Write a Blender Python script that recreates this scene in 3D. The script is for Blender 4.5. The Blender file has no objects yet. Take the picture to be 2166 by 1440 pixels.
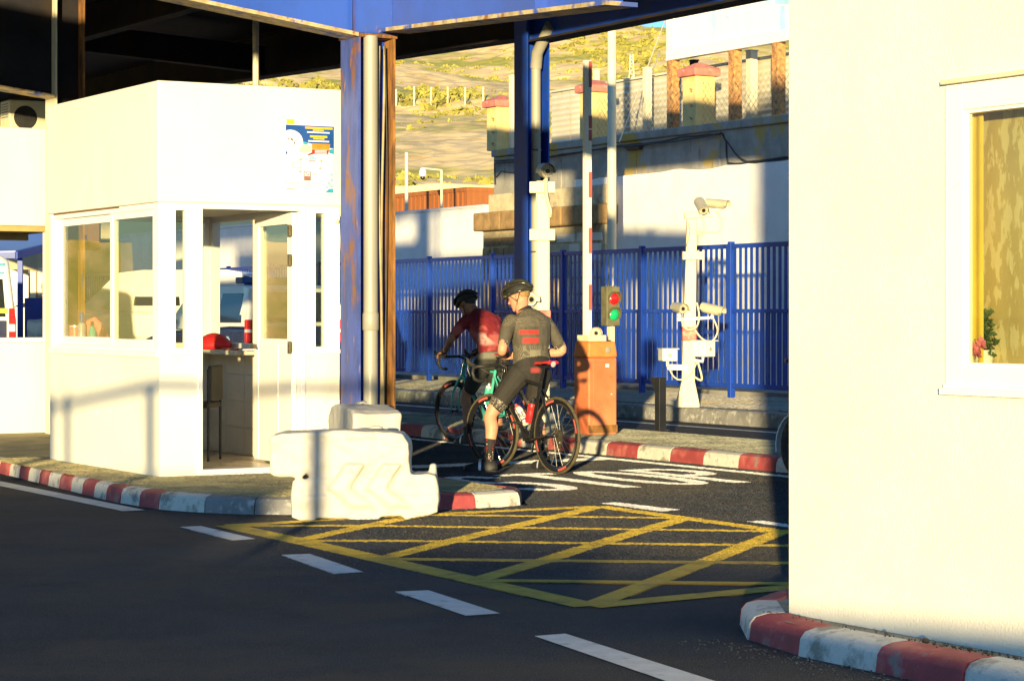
import bpy, bmesh, math, random
from mathutils import Vector, Matrix
from mathutils import noise as mnoise
random.seed(7)
R = math.radians
S = bpy.context.scene
COL = S.collection

# ------------------------------------------------------------------ camera model
F = 4934.0; CX = 1083.0; HZ = 665.0; H = 1.4        # photo pixels, eye height in metres
def P(px, py, Y): return Vector(((px-CX)/F*Y, Y, H-(py-HZ)/F*Y))
def G(px, py, z=0.0):
    Y = (H-z)*F/(py-HZ)
    return Vector(((px-CX)/F*Y, Y, z))
C30, S30 = math.cos(R(30)), math.sin(R(30))
def UV(u, v, z=0.0): return Vector((C30*u-S30*v, S30*u+C30*v, z))
def onv(u, px):          # distance v along the line u=const that is seen at column px
    k = (px-CX)/F
    return (C30*u-k*S30*u)/(S30+k*C30)
def onu(v, px):
    k = (px-CX)/F
    return (S30*v+k*C30*v)/(C30-k*S30)

# ------------------------------------------------------------------ mesh helpers
class MB:
    def __init__(s): s.v = []; s.f = []; s.m = []
    def add(s, vs, fs, m=0):
        o = len(s.v); s.v += [Vector(p) for p in vs]
        for f in fs: s.f.append([o+i for i in f]); s.m.append(m)
    def quad(s, a, b, c, d, m=0): s.add([a, b, c, d], [(0, 1, 2, 3)], m)
    def poly(s, pts, m=0): s.add(pts, [tuple(range(len(pts)))], m)
    def hexa(s, p, m=0):      # 8 points: bottom loop then top loop
        s.add(p, [(3, 2, 1, 0), (4, 5, 6, 7), (0, 1, 5, 4), (1, 2, 6, 5), (2, 3, 7, 6), (3, 0, 4, 7)], m)
    def box(s, x0, x1, y0, y1, z0, z1, m=0):
        s.hexa([(x0, y0, z0), (x1, y0, z0), (x1, y1, z0), (x0, y1, z0), (x0, y0, z1), (x1, y0, z1), (x1, y1, z1), (x0, y1, z1)], m)
    def uvbox(s, u0, u1, v0, v1, z0, z1, m=0):
        q = [(u0, v0), (u1, v0), (u1, v1), (u0, v1)]
        s.hexa([UV(a, b, z0) for a, b in q]+[UV(a, b, z1) for a, b in q], m)
    def bar(s, a, b, w, h, m=0, up=(0, 0, 1)):     # box beam from a to b, w wide, h high, centred
        a = Vector(a); b = Vector(b); d = (b-a).normalized(); up = Vector(up)
        sd = d.cross(up)
        if sd.length < 1e-4: sd = d.cross(Vector((1, 0, 0)))
        sd.normalize(); u2 = sd.cross(d).normalized()
        q = [(-w/2, -h/2), (w/2, -h/2), (w/2, h/2), (-w/2, h/2)]
        s.hexa([a+sd*x+u2*y for x, y in q]+[b+sd*x+u2*y for x, y in q], m)
    def prism(s, pts, off, m=0):    # polygon (3D points) extruded by vector off
        n = len(pts); off = Vector(off)
        vs = [Vector(p) for p in pts]; vs += [p+off for p in vs]
        fs = [tuple(range(n))[::-1], tuple(range(n, 2*n))]
        for i in range(n): j = (i+1) % n; fs.append((i, j, n+j, n+i))
        s.add(vs, fs, m)
    def rings(s, rings, m=0, cap=True, closed=False):
        n = len(rings[0]); vs = [p for r in rings for p in r]; fs = []
        k = len(rings)
        for a in range(k if closed else k-1):
            b = (a+1) % k
            for i in range(n):
                j = (i+1) % n
                fs.append((a*n+i, a*n+j, b*n+j, b*n+i))
        if cap and not closed:
            fs.append(tuple(range(n))[::-1]); fs.append(tuple((k-1)*n+i for i in range(n)))
        s.add(vs, fs, m)
    def tube(s, pts, r, n=8, m=0, cap=True, closed=False):
        pts = [Vector(p) for p in pts]; k = len(pts)
        rr = r if isinstance(r, (list, tuple)) else [r]*k
        rings = []; prev = None
        for i, p in enumerate(pts):
            if closed: t = pts[(i+1) % k]-pts[i-1]
            else: t = pts[min(i+1, k-1)]-pts[max(i-1, 0)]
            t.normalize()
            if prev is None:
                a = Vector((0, 0, 1)) if abs(t.z) < .9 else Vector((1, 0, 0))
                nx = t.cross(a).normalized()
            else:
                nx = (prev-t*prev.dot(t)).normalized()
            prev = nx; ny = t.cross(nx)
            rings.append([p+(nx*math.cos(2*math.pi*q/n)+ny*math.sin(2*math.pi*q/n))*rr[i] for q in range(n)])
        s.rings(rings, m, cap, closed)
    def lathe(s, prof, c=(0, 0, 0), axis=(0, 0, 1), n=20, m=0, cap=True):   # prof: (radius, along)
        c = Vector(c); ax = Vector(axis).normalized()
        a = Vector((0, 0, 1)) if abs(ax.z) < .9 else Vector((1, 0, 0))
        nx = ax.cross(a).normalized(); ny = ax.cross(nx)
        s.rings([[c+ax*h+(nx*math.cos(2*math.pi*q/n)+ny*math.sin(2*math.pi*q/n))*max(r, 1e-4) for q in range(n)] for r, h in prof], m, cap)
    def torus(s, c, axis, R0, r, n=40, k=8, m=0, sq=1.0):
        c = Vector(c); ax = Vector(axis).normalized()
        a = Vector((0, 0, 1)) if abs(ax.z) < .9 else Vector((1, 0, 0))
        nx = ax.cross(a).normalized(); ny = ax.cross(nx); rings = []
        for i in range(n):
            t = 2*math.pi*i/n; d = nx*math.cos(t)+ny*math.sin(t)
            rings.append([c+d*(R0+r*math.cos(2*math.pi*q/k))+ax*(r*sq*math.sin(2*math.pi*q/k)) for q in range(k)])
        s.rings(rings, m, False, True)
    def ell(s, c, rx, ry, rz, n=14, k=9, m=0, rot=None):
        c = Vector(c); rings = []
        for i in range(k):
            t = math.pi*(i+.5)/k
            ring = []
            for q in range(n):
                p = 2*math.pi*q/n
                d = Vector((rx*math.sin(t)*math.cos(p), ry*math.sin(t)*math.sin(p), rz*math.cos(t)))
                if rot: d = rot @ d
                ring.append(c+d)
            rings.append(ring)
        s.rings(rings, m, True)

def setp(o, label=None, cat=None, group=None, kind=None):
    if label: o['label'] = label
    if cat: o['category'] = cat
    if group: o['group'] = group
    if kind: o['kind'] = kind
    return o
def thing(name, label, cat, loc=(0, 0, 0), rz=0.0, group=None):
    o = bpy.data.objects.new(name, None); COL.objects.link(o)
    o.location = loc; o.rotation_euler = (0, 0, rz); o.empty_display_size = .2
    return setp(o, label, cat, group)
def inv_of(root):
    return (Matrix.Translation(root.location) @ root.rotation_euler.to_matrix().to_4x4()).inverted()
def top_of(o):
    while o.parent: o = o.parent
    return o
def build(name, mb, mats, parent=None, world=False, smooth=None, bevel=0, seg=2, label=None, kind=None):
    if not isinstance(mats, (list, tuple)): mats = [mats]
    me = bpy.data.meshes.new(name)
    vs = mb.v
    if world and parent is not None:
        iv = inv_of(top_of(parent)); vs = [iv @ p for p in vs]
    me.from_pydata([tuple(p) for p in vs], [], mb.f)
    for m in mats: me.materials.append(m)
    me.polygons.foreach_set('material_index', mb.m)
    bm = bmesh.new(); bm.from_mesh(me)
    bmesh.ops.recalc_face_normals(bm, faces=bm.faces); bm.to_mesh(me); bm.free()
    me.update()
    o = bpy.data.objects.new(name, me); COL.objects.link(o)
    if parent is not None: o.parent = parent
    if smooth is not None:
        me.polygons.foreach_set('use_smooth', [True]*len(me.polygons))
        if smooth < 180: me.set_sharp_from_angle(angle=R(smooth))
    if bevel:
        b = o.modifiers.new('b', 'BEVEL'); b.width = bevel; b.segments = seg; b.limit_method = 'ANGLE'; b.angle_limit = R(35)
        if smooth is None:
            me.polygons.foreach_set('use_smooth', [False]*len(me.polygons))
    if label: o['label'] = label
    if kind: o['kind'] = kind
    return o
def copy_tree(o, parent=None):
    c = o.copy(); COL.objects.link(c); c.parent = parent
    for ch in [x for x in list(bpy.data.objects) if x.parent is o]: copy_tree(ch, c)
    return c

# ------------------------------------------------------------------ materials
def _n(nt, typ, **kw):
    n = nt.nodes.new(typ)
    for k, v in kw.items(): setattr(n, k, v)
    return n
def mat(name, col, rough=.6, var=.12, scale=6, bump=0.0, bscale=60, metal=0.0, spec=.5, stretch=(1, 1, 1),
        col2=None, s2=4, thr=.55, wid=.08, str2=(1, 1, 1), bdist=.01, col3=None, s3=30, thr3=.62, wid3=.05, str3=(1, 1, 1), coat=0.0, var2=0.0, rvar=.1):
    m = bpy.data.materials.new(name); m.use_nodes = True; nt = m.node_tree; L = nt.links
    b = nt.nodes['Principled BSDF']
    tc = _n(nt, 'ShaderNodeTexCoord')
    def noise(sc, st, det=4, rgh=.6):
        mp = _n(nt, 'ShaderNodeMapping'); mp.inputs['Scale'].default_value = st
        L.new(tc.outputs['Object'], mp.inputs[0])
        n = _n(nt, 'ShaderNodeTexNoise'); n.inputs['Scale'].default_value = sc; n.inputs['Detail'].default_value = det
        n.inputs['Roughness'].default_value = rgh
        L.new(mp.outputs[0], n.inputs['Vector']); return n
    def mix(fac, a, c):
        x = _n(nt, 'ShaderNodeMix'); x.data_type = 'RGBA'
        L.new(fac, x.inputs['Factor'])
        for sk, val in ((6, a), (7, c)):
            if isinstance(val, (tuple, list)): x.inputs[sk].default_value = (*val[:3], 1)
            else: L.new(val, x.inputs[sk])
        return x.outputs[2]
    def ramp(fac, a, c):
        r = _n(nt, 'ShaderNodeMapRange'); r.interpolation_type = 'SMOOTHSTEP'
        r.inputs['From Min'].default_value = a; r.inputs['From Max'].default_value = c
        L.new(fac, r.inputs['Value']); return r.outputs[0]
    nz = noise(scale, stretch)
    lo = [c*(1-var) for c in col]; hi = [min(1, c*(1+var)) for c in col]
    cur = mix(ramp(nz.outputs['Fac'], .3, .7), lo, hi)
    if col2:
        n2 = noise(s2, str2, 6, .65); cur = mix(ramp(n2.outputs['Fac'], thr-wid, thr+wid), cur, col2)
    if col3:
        n3 = noise(s3, str3, 5, .6); cur = mix(ramp(n3.outputs['Fac'], thr3-wid3, thr3+wid3), cur, col3)
    L.new(cur, b.inputs['Base Color'])
    rr = _n(nt, 'ShaderNodeMapRange'); rr.inputs['To Min'].default_value = max(0.02, rough-rvar); rr.inputs['To Max'].default_value = min(1, rough+rvar)
    L.new(nz.outputs['Fac'], rr.inputs['Value']); L.new(rr.outputs[0], b.inputs['Roughness'])
    b.inputs['Metallic'].default_value = metal; b.inputs['Specular IOR Level'].default_value = spec
    b.inputs['Coat Weight'].default_value = coat
    if bump:
        nb = noise(bscale, (1, 1, 1), 5, .6)
        bp = _n(nt, 'ShaderNodeBump'); bp.inputs['Strength'].default_value = bump; bp.inputs['Distance'].default_value = bdist
        L.new(nb.outputs['Fac'], bp.inputs['Height']); L.new(bp.outputs[0], b.inputs['Normal'])
    return m
def glass(name, tint=(.8, .85, .82), refl=.12, rough=.02):
    m = bpy.data.materials.new(name); m.use_nodes = True; nt = m.node_tree; L = nt.links
    nt.nodes.clear()
    o = _n(nt, 'ShaderNodeOutputMaterial'); mx = _n(nt, 'ShaderNodeMixShader')
    t = _n(nt, 'ShaderNodeBsdfTransparent'); t.inputs[0].default_value = (*tint, 1)
    g = _n(nt, 'ShaderNodeBsdfGlossy'); g.inputs['Roughness'].default_value = rough
    fr = _n(nt, 'ShaderNodeFresnel'); ge = _n(nt, 'ShaderNodeNewGeometry'); io = _n(nt, 'ShaderNodeMapRange'); io.inputs['To Min'].default_value = 1.5; io.inputs['To Max'].default_value = 1/1.5
    L.new(ge.outputs['Backfacing'], io.inputs['Value']); L.new(io.outputs[0], fr.inputs[0])
    ad = _n(nt, 'ShaderNodeMath', operation='ADD'); ad.inputs[1].default_value = refl; ad.use_clamp = True
    L.new(fr.outputs[0], ad.inputs[0]); L.new(ad.outputs[0], mx.inputs[0]); L.new(t.outputs[0], mx.inputs[1]); L.new(g.outputs[0], mx.inputs[2])
    L.new(mx.outputs[0], o.inputs[0]); return m

M = {}
M['render'] = mat('cream_render', (.77, .745, .64), .85, .05, 1.5, .5, 90, spec=.2, col2=(.70, .67, .57), s2=1.1, thr=.68, wid=.12)
M['booth'] = mat('booth_paint', (.78, .755, .655), .7, .03, 1.2, .10, 60, spec=.3, col2=(.71, .67, .56), s2=1.4, thr=.66, wid=.12, str2=(1.5, 1.5, .5), col3=(.5, .45, .36), s3=9, thr3=.74, wid3=.04)
M['white_frame'] = mat('white_aluminium', (.82, .81, .78), .35, .03, 3, .03, 40, col2=(.66, .58, .42), s2=6, thr=.72, wid=.06)
M['white_wall'] = mat('white_limewash', (.80, .79, .76), .9, .05, 2.2, .5, 35, spec=.15, col2=(.62, .60, .55), s2=1.6, thr=.66, wid=.1, str2=(1, 1, .5))
M['blue'] = mat('blue_paint', (.010, .054, .42), .4, .15, 3, .04, 30, col2=(.02, .06, .24), s2=5, thr=.6, wid=.2, spec=.25, col3=(.12, .10, .10), s3=14, thr3=.70, wid3=.05)
M['blue_rust'] = mat('weathered_blue_paint', (.045, .075, .30), .5, .25, 5, .1, 40, stretch=(2, 2, .6), col2=(.20, .085, .022), s2=2.2, thr=.57, wid=.06, str2=(3.2, 3.2, .8), col3=(.33, .17, .05), s3=9, thr3=.68, wid3=.05, str3=(2, 2, .4))
M['rust'] = mat('rusty_steel', (.28, .125, .03), .8, .35, 6, .3, 50, stretch=(2, 2, .5), col2=(.09, .045, .02), s2=5, thr=.55, wid=.1, str2=(2, 2, .4), col3=(.06, .09, .30), s3=3, thr3=.66, wid3=.05, str3=(2, 2, .5))
M['blue_beam'] = mat('blue_beam_paint', (.02, .075, .42), .35, .18, 2, .05, 30, col2=(.33, .15, .03), s2=3.2, thr=.68, wid=.05, str2=(1, 1, .45), col3=(.50, .38, .16), s3=14, thr3=.72, wid3=.03, str3=(1, 1, .5))
M['shade_dark_steel'] = mat('shade_dark_roof_steel', (.020, .019, .024), .8, .3, 2, .1, 20, spec=.1, col2=(.035, .022, .012), s2=1.2, thr=.58, wid=.12)  # near-black colour puts the shade under the roof into the steel
M['flange'] = mat('gleam_flaked_flange', (.42, .33, .17), .6, .3, 12, .2, 60, col2=(.05, .09, .35), s2=5, thr=.55, wid=.05, col3=(.25, .11, .03), s3=8, thr3=.62, wid3=.05)  # tan base paints the light gleam on the flanges, with blue and rust flakes
M['pvc'] = mat('grey_pvc', (.30, .29, .24), .45, .08, 3, .03, 30, stretch=(1, 1, .3), col2=(.32, .29, .22), s2=4, thr=.66, wid=.1, str2=(2, 2, .3))
M['asphalt'] = mat('asphalt', (.054, .059, .072), .9, .22, 1.3, 1.0, 140, spec=.2, bdist=.03, col2=(.092, .084, .073), s2=.42, thr=.54, wid=.10, col3=(.27, .26, .25), s3=150, thr3=.615, wid3=.05)
M['road_white'] = mat('worn_white_road_paint', (.74, .73, .70), .8, .08, 9, .8, 150, bdist=.02, col2=(.10, .10, .10), s2=60, thr=.70, wid=.05, col3=(.42, .41, .39), s3=7, thr3=.64, wid3=.08)
M['road_yellow'] = mat('worn_yellow_road_paint', (.66, .455, .05), .8, .12, 6, .9, 150, bdist=.025, col2=(.11, .09, .05), s2=42, thr=.66, wid=.06, col3=(.38, .26, .05), s3=5, thr3=.6, wid3=.1)
M['kerb_red'] = mat('red_kerb_paint', (.33, .055, .06), .75, .18, 7, .3, 60, col2=(.23, .19, .17), s2=7, thr=.61, wid=.07, col3=(.50, .15, .13), s3=4, thr3=.62, wid3=.12)
M['kerb_white'] = mat('white_kerb_paint', (.62, .60, .53), .8, .12, 6, .4, 60, col2=(.27, .25, .21), s2=6, thr=.575, wid=.09, col3=(.10, .09, .08), s3=22, thr3=.69, wid3=.05)
M['kerb_grey'] = mat('bare_kerb_concrete', (.22, .22, .22), .85, .2, 6, .4, 60, col2=(.42, .42, .40), s2=9, thr=.58, wid=.06)
M['pave'] = mat('green_grey_paving', (.26, .26, .20), .85, .18, 4, .3, 50, col2=(.15, .145, .11), s2=2.5, thr=.56, wid=.1, col3=(.38, .36, .28), s3=18, thr3=.66, wid3=.06)
M['pave_yellow'] = mat('dusty_yellow_paving', (.30, .26, .13), .9, .2, 3, .3, 50, col2=(.17, .155, .10), s2=2.2, thr=.54, wid=.12, stretch=(1, 1, 1), col3=(.42, .36, .17), s3=7, thr3=.66, wid3=.1)
M['sidewalk'] = mat('grey_sidewalk', (.27, .26, .23), .9, .15, 3, .3, 40, col2=(.34, .24, .08), s2=1.3, thr=.62, wid=.06)
M['concrete'] = mat('stained_concrete', (.29, .28, .245), .9, .18, 3, .6, 25, str2=(1, 1, .8), col2=(.42, .29, .07), s2=1.3, thr=.575, wid=.05, col3=(.15, .145, .13), s3=5, thr3=.66, wid3=.08, str3=(1.6, 1.6, .4))
M['ochre'] = mat('ochre_stone', (.44, .31, .13), .9, .2, 4, .5, 20, col2=(.26, .16, .06), s2=2.5, thr=.6, wid=.08)
M['pier'] = mat('yellow_pier_paint', (.70, .54, .22), .85, .12, 3, .3, 30, col2=(.40, .30, .16), s2=5, thr=.68, wid=.05, str2=(2, 2, .5))
M['pier_cap'] = mat('red_pier_cap', (.52, .17, .13), .8, .2, 6, .2, 40, col2=(.6, .4, .33), s2=7, thr=.66, wid=.06)
M['orange'] = mat('faded_orange_paint', (.58, .155, .06), .55, .12, 4, .06, 40, col2=(.62, .21, .09), s2=2, thr=.52, wid=.12, str2=(1, 1, .6), col3=(.30, .12, .03), s3=9, thr3=.69, wid3=.05)
M['orange_lid'] = mat('dull_orange_paint', (.60, .20, .05), .6, .15, 6, .06, 40, col2=(.4, .2, .06), s2=8, thr=.66, wid=.06)
M['cream_metal'] = mat('cream_painted_metal', (.66, .60, .40), .5, .08, 5, .05, 40, col2=(.42, .32, .14), s2=6, thr=.70, wid=.06)
M['arm_white'] = mat('barrier_arm_white', (.78, .74, .64), .45, .05, 4)
M['arm_red'] = mat('barrier_arm_red', (.52, .10, .08), .5, .12, 8)
M['cam_grey'] = mat('camera_housing', (.46, .43, .32), .4, .08, 8, .03, 60)
M['cam_white'] = mat('white_plastic', (.78, .77, .72), .45, .04, 6)
M['lens'] = mat('dark_lens', (.02, .02, .02), .1, .1, 5, spec=.8)
M['lens_ring'] = mat('led_ring', (.40, .36, .26), .35, .3, 90)
M['black'] = mat('black_metal', (.015, .015, .017), .35, .2, 6)
M['black_matte'] = mat('black_plastic', (.02, .02, .02), .6, .2, 12, .1, 80)
M['rubber'] = mat('black_rubber', (.022, .021, .020), .75, .25, 20, .2, 120, col2=(.09, .075, .045), s2=14, thr=.60, wid=.1)
M['tan_tyre'] = mat('dusty_tyre', (.075, .060, .030), .8, .3, 20, .2, 120)
M['carbon'] = mat('gloss_black_carbon', (.012, .012, .013), .16, .1, 6, spec=.6, coat=.5)
M['teal'] = mat('celeste_frame_paint', (.06, .42, .33), .3, .1, 5, coat=.4)
M['steel'] = mat('spoke_steel', (.55, .53, .48), .3, .1, 9, metal=.9)
M['chain'] = mat('oily_chain_steel', (.16, .13, .08), .35, .3, 60, metal=.7)
M['red_saddle'] = mat('red_saddle', (.58, .02, .025), .4, .12, 9)
M['skin'] = mat('skin', (.56, .29, .18), .55, .12, 12, .05, 120, spec=.35, col2=(.60, .25, .16), s2=6, thr=.56, wid=.15)
M['skin_tan'] = mat('tanned_skin', (.34, .16, .09), .55, .12, 12, .05, 120, spec=.35)
M['barrier'] = mat('white_polyethylene', (.44, .425, .38), .5, .04, 4, .06, 25, spec=.4, col2=(.60, .52, .36), s2=3.5, thr=.69, wid=.07, col3=(.25, .20, .12), s3=22, thr3=.74, wid3=.03)
M['glass'] = glass('window_glass', (.86, .88, .82), .0, .01)
M['glass_dark'] = mat('tinted_glass', (.015, .02, .025), .05, .1, 3, spec=.8)
M['paper'] = mat('poster_paper', (.56, .60, .72), .5, .02, 5)
M['p_blue'] = mat('poster_blue', (.010, .07, .30), .45, .15, 9)
M['p_cyan'] = mat('poster_cyan', (.03, .28, .45), .45, .15, 30)
M['p_pale'] = mat('poster_pale_blue', (.26, .42, .60), .5, .25, 60)
M['p_yellow'] = mat('poster_yellow', (.62, .42, .03), .5, .1, 20)
M['p_orange'] = mat('poster_orange', (.55, .22, .02), .5, .1, 20)
M['p_red'] = mat('poster_red', (.32, .025, .02), .5, .1, 20)
M['p_ink'] = mat('poster_ink', (.09, .08, .07), .5, .3, 90)
M['p_grey'] = mat('poster_grey', (.22, .21, .19), .5, .2, 70)
M['pink'] = mat('pink_fabric', (.74, .22, .22), .8, .15, 12, .2, 60)
M['rose'] = mat('rose_tin', (.60, .16, .18), .4, .1, 9)
M['aqua'] = mat('aqua_plastic', (.04, .45, .42), .3, .1, 9)
M['silver'] = mat('silver_can', (.70, .70, .68), .3, .05, 9, metal=.5)
M['red_cloth'] = mat('red_cloth', (.62, .015, .02), .7, .15, 10, .2, 60)
M['tile'] = mat('interior_tile', (.74, .70, .60), .35, .06, 4, .03, 20)
M['floor'] = mat('booth_floor', (.55, .45, .30), .3, .1, 5, .05, 30)
M['counter'] = mat('counter_top', (.58, .52, .40), .45, .06, 5)
M['curtain'] = mat('tan_curtain', (.36, .28, .12), .85, .1, 5, .1, 50)
M['car_white'] = mat('white_car_paint', (.74, .74, .73), .25, .03, 3, coat=.5)
M['car_navy'] = mat('navy_car_paint', (.012, .02, .07), .25, .1, 3, coat=.5)
M['red_lamp'] = mat('red_lamp_lens', (.55, .01, .012), .2, .2, 30, coat=.5)
M['clear_lamp'] = mat('clear_lamp_lens', (.75, .72, .68), .15, .2, 30, coat=.5)
M['corrug_blue'] = mat('blue_sheet_roof', (.16, .24, .62), .4, .15, 3, .1, 20, stretch=(.5, 3, 1))
M['tan_wall'] = mat('tan_wall', (.42, .35, .22), .85, .12, 1, .1, 20, stretch=(3, 3, .3))
M['brown'] = mat('brown_panel', (.17, .075, .03), .8, .15, 2, .1, 20, stretch=(3, 3, .4))
M['rust_red'] = mat('rust_red_container', (.30, .10, .025), .7, .15, 2, .1, 20, stretch=(3, 3, .4))
M['cont_blue'] = mat('blue_container', (.02, .20, .33), .6, .15, 3, .05, 20)
M['zinc'] = mat('galvanised_sheet', (.60, .57, .47), .55, .10, 1.2, .05, 20, stretch=(1, 1, .5), col2=(.34, .31, .24), s2=.7, thr=.6, wid=.15)
M['wire'] = mat('wire_mesh', (.40, .33, .19), .6, .2, 9)
M['rust_post'] = mat('rusty_post', (.46, .23, .08), .85, .35, 14, .3, 50, col2=(.15, .08, .04), s2=9, thr=.58, wid=.08)
M['pale_post'] = mat('pale_post_paint', (.66, .60, .44), .6, .08, 3)
M['cable'] = mat('black_cable', (.03, .028, .026), .6, .2, 9)
M['tan_cable'] = mat('tan_cable', (.34, .27, .14), .6, .2, 9)
M['board'] = mat('billboard_sheet', (.82, .82, .80), .5, .03, 1.5, col2=(.42, .68, .78), s2=.9, thr=.60, wid=.05, str2=(2.6, 2.6, .8), stretch=(2, 2, .3))
M['dirt'] = mat('kerb_dirt', (.09, .07, .045), .95, .3, 20)
M['shoe'] = mat('black_shoe', (.02, .02, .021), .5, .2, 20, spec=.3)
M['grit'] = mat('loose_grit', (.14, .13, .12), .9, .4, 60)
M['drain'] = mat('rusty_drain', (.30, .14, .05), .85, .4, 30, .3, 60)
M['concrete_patch'] = mat('pale_patch', (.26, .25, .22), .9, .2, 8, .3, 60)
M['leaf'] = mat('leaf', (.06, .11, .025), .6, .3, 20)
M['flower'] = mat('pink_flower', (.62, .16, .20), .7, .3, 30)
M['lamp_red'] = mat('red_signal_lens', (.75, .015, .02), .25, .1, 30, coat=.4)
M['lamp_green'] = mat('green_signal_lens', (.01, .42, .16), .25, .1, 30, coat=.4)
M['olive_case'] = mat('dusty_signal_case', (.13, .125, .07), .6, .2, 12, .1, 60)
# ================================================================== SETTING
EL, AZ = R(3.8), R(5.7)              # low sun behind the camera, slightly to its left
def struct(o): o['kind'] = 'structure'; return o

mb = MB(); n = 24
mb.quad((-900, -300, 0), (900, -300, 0), (900, 1200, 0), (-900, 1200, 0))
struct(build('road', mb, M['asphalt']))

def resample(pts, step):
    pts = [Vector((p[0], p[1], 0)) for p in pts]; out = [pts[0]]; acc = 0.0
    segs = [(pts[i], pts[i+1]) for i in range(len(pts)-1)]
    need = step; res = [pts[0]]
    for a, b in segs:
        L = (b-a).length; d = (b-a)/L if L else Vector((0, 0, 0)); pos = 0.0
        while L-pos >= need:
            pos += need; res.append(a+d*pos); need = step
        need -= (L-pos)
    res.append(pts[-1]); return res
def kerb(pts, h, w, seq, step, side=1, sub=1, name='kerb', soft=.03):
    """kerb stones along a world path; side=+1: island lies to the left of the path"""
    ps = resample(pts, step); mb = MB()
    def nrm(i):
        t = (ps[min(i+1, len(ps)-1)]-ps[max(i-1, 0)]).normalized()
        return Vector((-t.y, t.x, 0))*side
    def prof(p, nn, j):
        return [p+nn*0+Vector((0, 0, -.02)), p+nn*.012+Vector((0, 0, h*.62)), p+nn*(.018+soft*.3)+Vector((0, 0, h*.86)), p+nn*(.03+soft)+Vector((0, 0, h*.975)), p+nn*(.06+soft*2)+Vector((0, 0, h)), p+nn*w+Vector((0, 0, h)), p+nn*w+Vector((0, 0, -.02))]
    rnd = random.Random(len(ps))
    for i in range(len(ps)-1):
        a, b = ps[i], ps[i+1]
        if (b-a).length < .02: continue
        d = (b-a).normalized(); na, nb = nrm(i), nrm(i+1)
        g = .003; j = rnd.uniform(-.006, .006)
        A = [q+d*g+na*j for q in prof(a, na, 0)]; B = [q-d*g+na*j for q in prof(b, nb, 0)]
        mb.rings([A, B], seq[i % len(seq)])
    return struct(build(name, mb, [M['kerb_red'], M['kerb_white'], M['kerb_grey']], smooth=38))
W2 = lambda pts: [UV(u, v) for u, v in pts]
def slab(name, pts, z, m):
    mb = MB(); mb.poly([Vector((p[0], p[1], z)) for p in pts]); return struct(build(name, mb, m))

# booth island
isl = [(6.60, 62), (6.37, 20.06), (6.137, 16.55), (6.19, 15.75), (6.43, 15.2), (6.78, 14.8), (7.2, 14.6), (7.82, 14.57), (8.35, 14.58), (8.62, 14.68), (8.74, 14.95), (8.73, 15.4)]
kerb(W2(isl[:4]), .125, .12, [1, 0], .33)
kerb(W2(isl[3:]), .125, .13, [1, 2, 2, 1, 1, 0, 1, 0, 0, 1, 1], .42)
kerb(W2([(8.73, 15.4), (8.74, 62)]), .125, .12, [2, 0, 2, 0], .55)
slab('pavement', [UV(u+(.05 if u < 7 else -.05), v+(.06 if v < 16 else 0)) for u, v in isl]+[UV(8.68, 62)], .118, M['pave_yellow'])
# barrier island
kerb(W2([(12.38, 62), (12.28, 16.2), (12.36, 15.8), (12.6, 15.5)]), .15, .14, [0, 1], .56)
kerb(W2([(13.95, 15.6), (13.95, 62)]), .15, .12, [2], 1.0)
slab('pavement', W2([(12.45, 62), (12.38, 15.9), (12.7, 15.5), (13.9, 15.5), (13.9, 62)]), .144, M['pave'])
# far pavement in front of the fence
kerb(W2([(17.15, 75), (17.15, 8)]), .19, .22, [2], 1.05, soft=.02)
slab('pavement', W2([(17.3, 75), (17.3, 8), (24, 8), (24, 75)]), .182, M['sidewalk'])
# kerb round the building on the right
kr = [(5.80, -7), (5.80, 7.75), (5.85, 8.08), (5.97, 8.35), (6.14, 8.6), (6.45, 8.85), (6.9, 9.12), (9.5, 9.6)]
kpts = resample(W2(kr)[::-1], .02)[::-1]
kerb(W2(kr)[::-1], .115, .17, [0, 1], .505, side=1, soft=.055)
slab('pavement', W2([(5.9, -7), (5.9, 7.9), (6.1, 8.4), (6.6, 8.8), (7.0, 9.05), (9.5, 9.45), (9.5, -7)]), .108, M['pave'])

# ---- painted markings (sheets 4-8 mm above the asphalt)
def stripe(mb, pts, w, z=.004, m=0):
    """polyline of given width on the ground, mitred"""
    pts = [Vector((p[0], p[1], 0)) for p in pts]; L = []; Rr = []
    for i, p in enumerate(pts):
        t1 = (pts[i]-pts[i-1]).normalized() if i else None
        t2 = (pts[i+1]-pts[i]).normalized() if i < len(pts)-1 else None
        t1 = t1 or t2; t2 = t2 or t1
        t = (t1+t2).normalized(); nn = Vector((-t.y, t.x, 0)); c = max(.5, nn.dot(Vector((-t2.y, t2.x, 0))))
        L.append(p+nn*w/2/c+Vector((0, 0, z))); Rr.append(p-nn*w/2/c+Vector((0, 0, z)))
    for i in range(len(pts)-1): mb.quad(Rr[i], Rr[i+1], L[i+1], L[i], m)
mb = MB()
for q in ([(380, 1115), (425, 1113), (540, 1140), (492, 1143)], [(595, 1174), (655, 1172), (768, 1210), (706, 1214)],
          [(835, 1252), (906, 1249), (1058, 1298), (985, 1303)], [(1130, 1346), (1196, 1341), (1540, 1450), (1440, 1452)],
          [(1268, 1068), (1302, 1066), (1440, 1082), (1400, 1086)], [(1578, 1107), (1612, 1105), (1700, 1118), (1690, 1123)]):
    mb.poly([G(x, y)+Vector((0, 0, .004)) for x, y in q])
stripe(mb, W2([(5.98, 62), (5.98, 15.75)]), .17)
stripe(mb, W2([(12.12, 62), (12.02, 14)]), .14)
stripe(mb, W2([(16.5, 62), (16.5, 8)]), .13)
stripe(mb, W2([(14.2, 62), (14.2, 8)]), .10)
stripe(mb, [G(862, 991), G(1296, 972)], .34, .0045)
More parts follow.
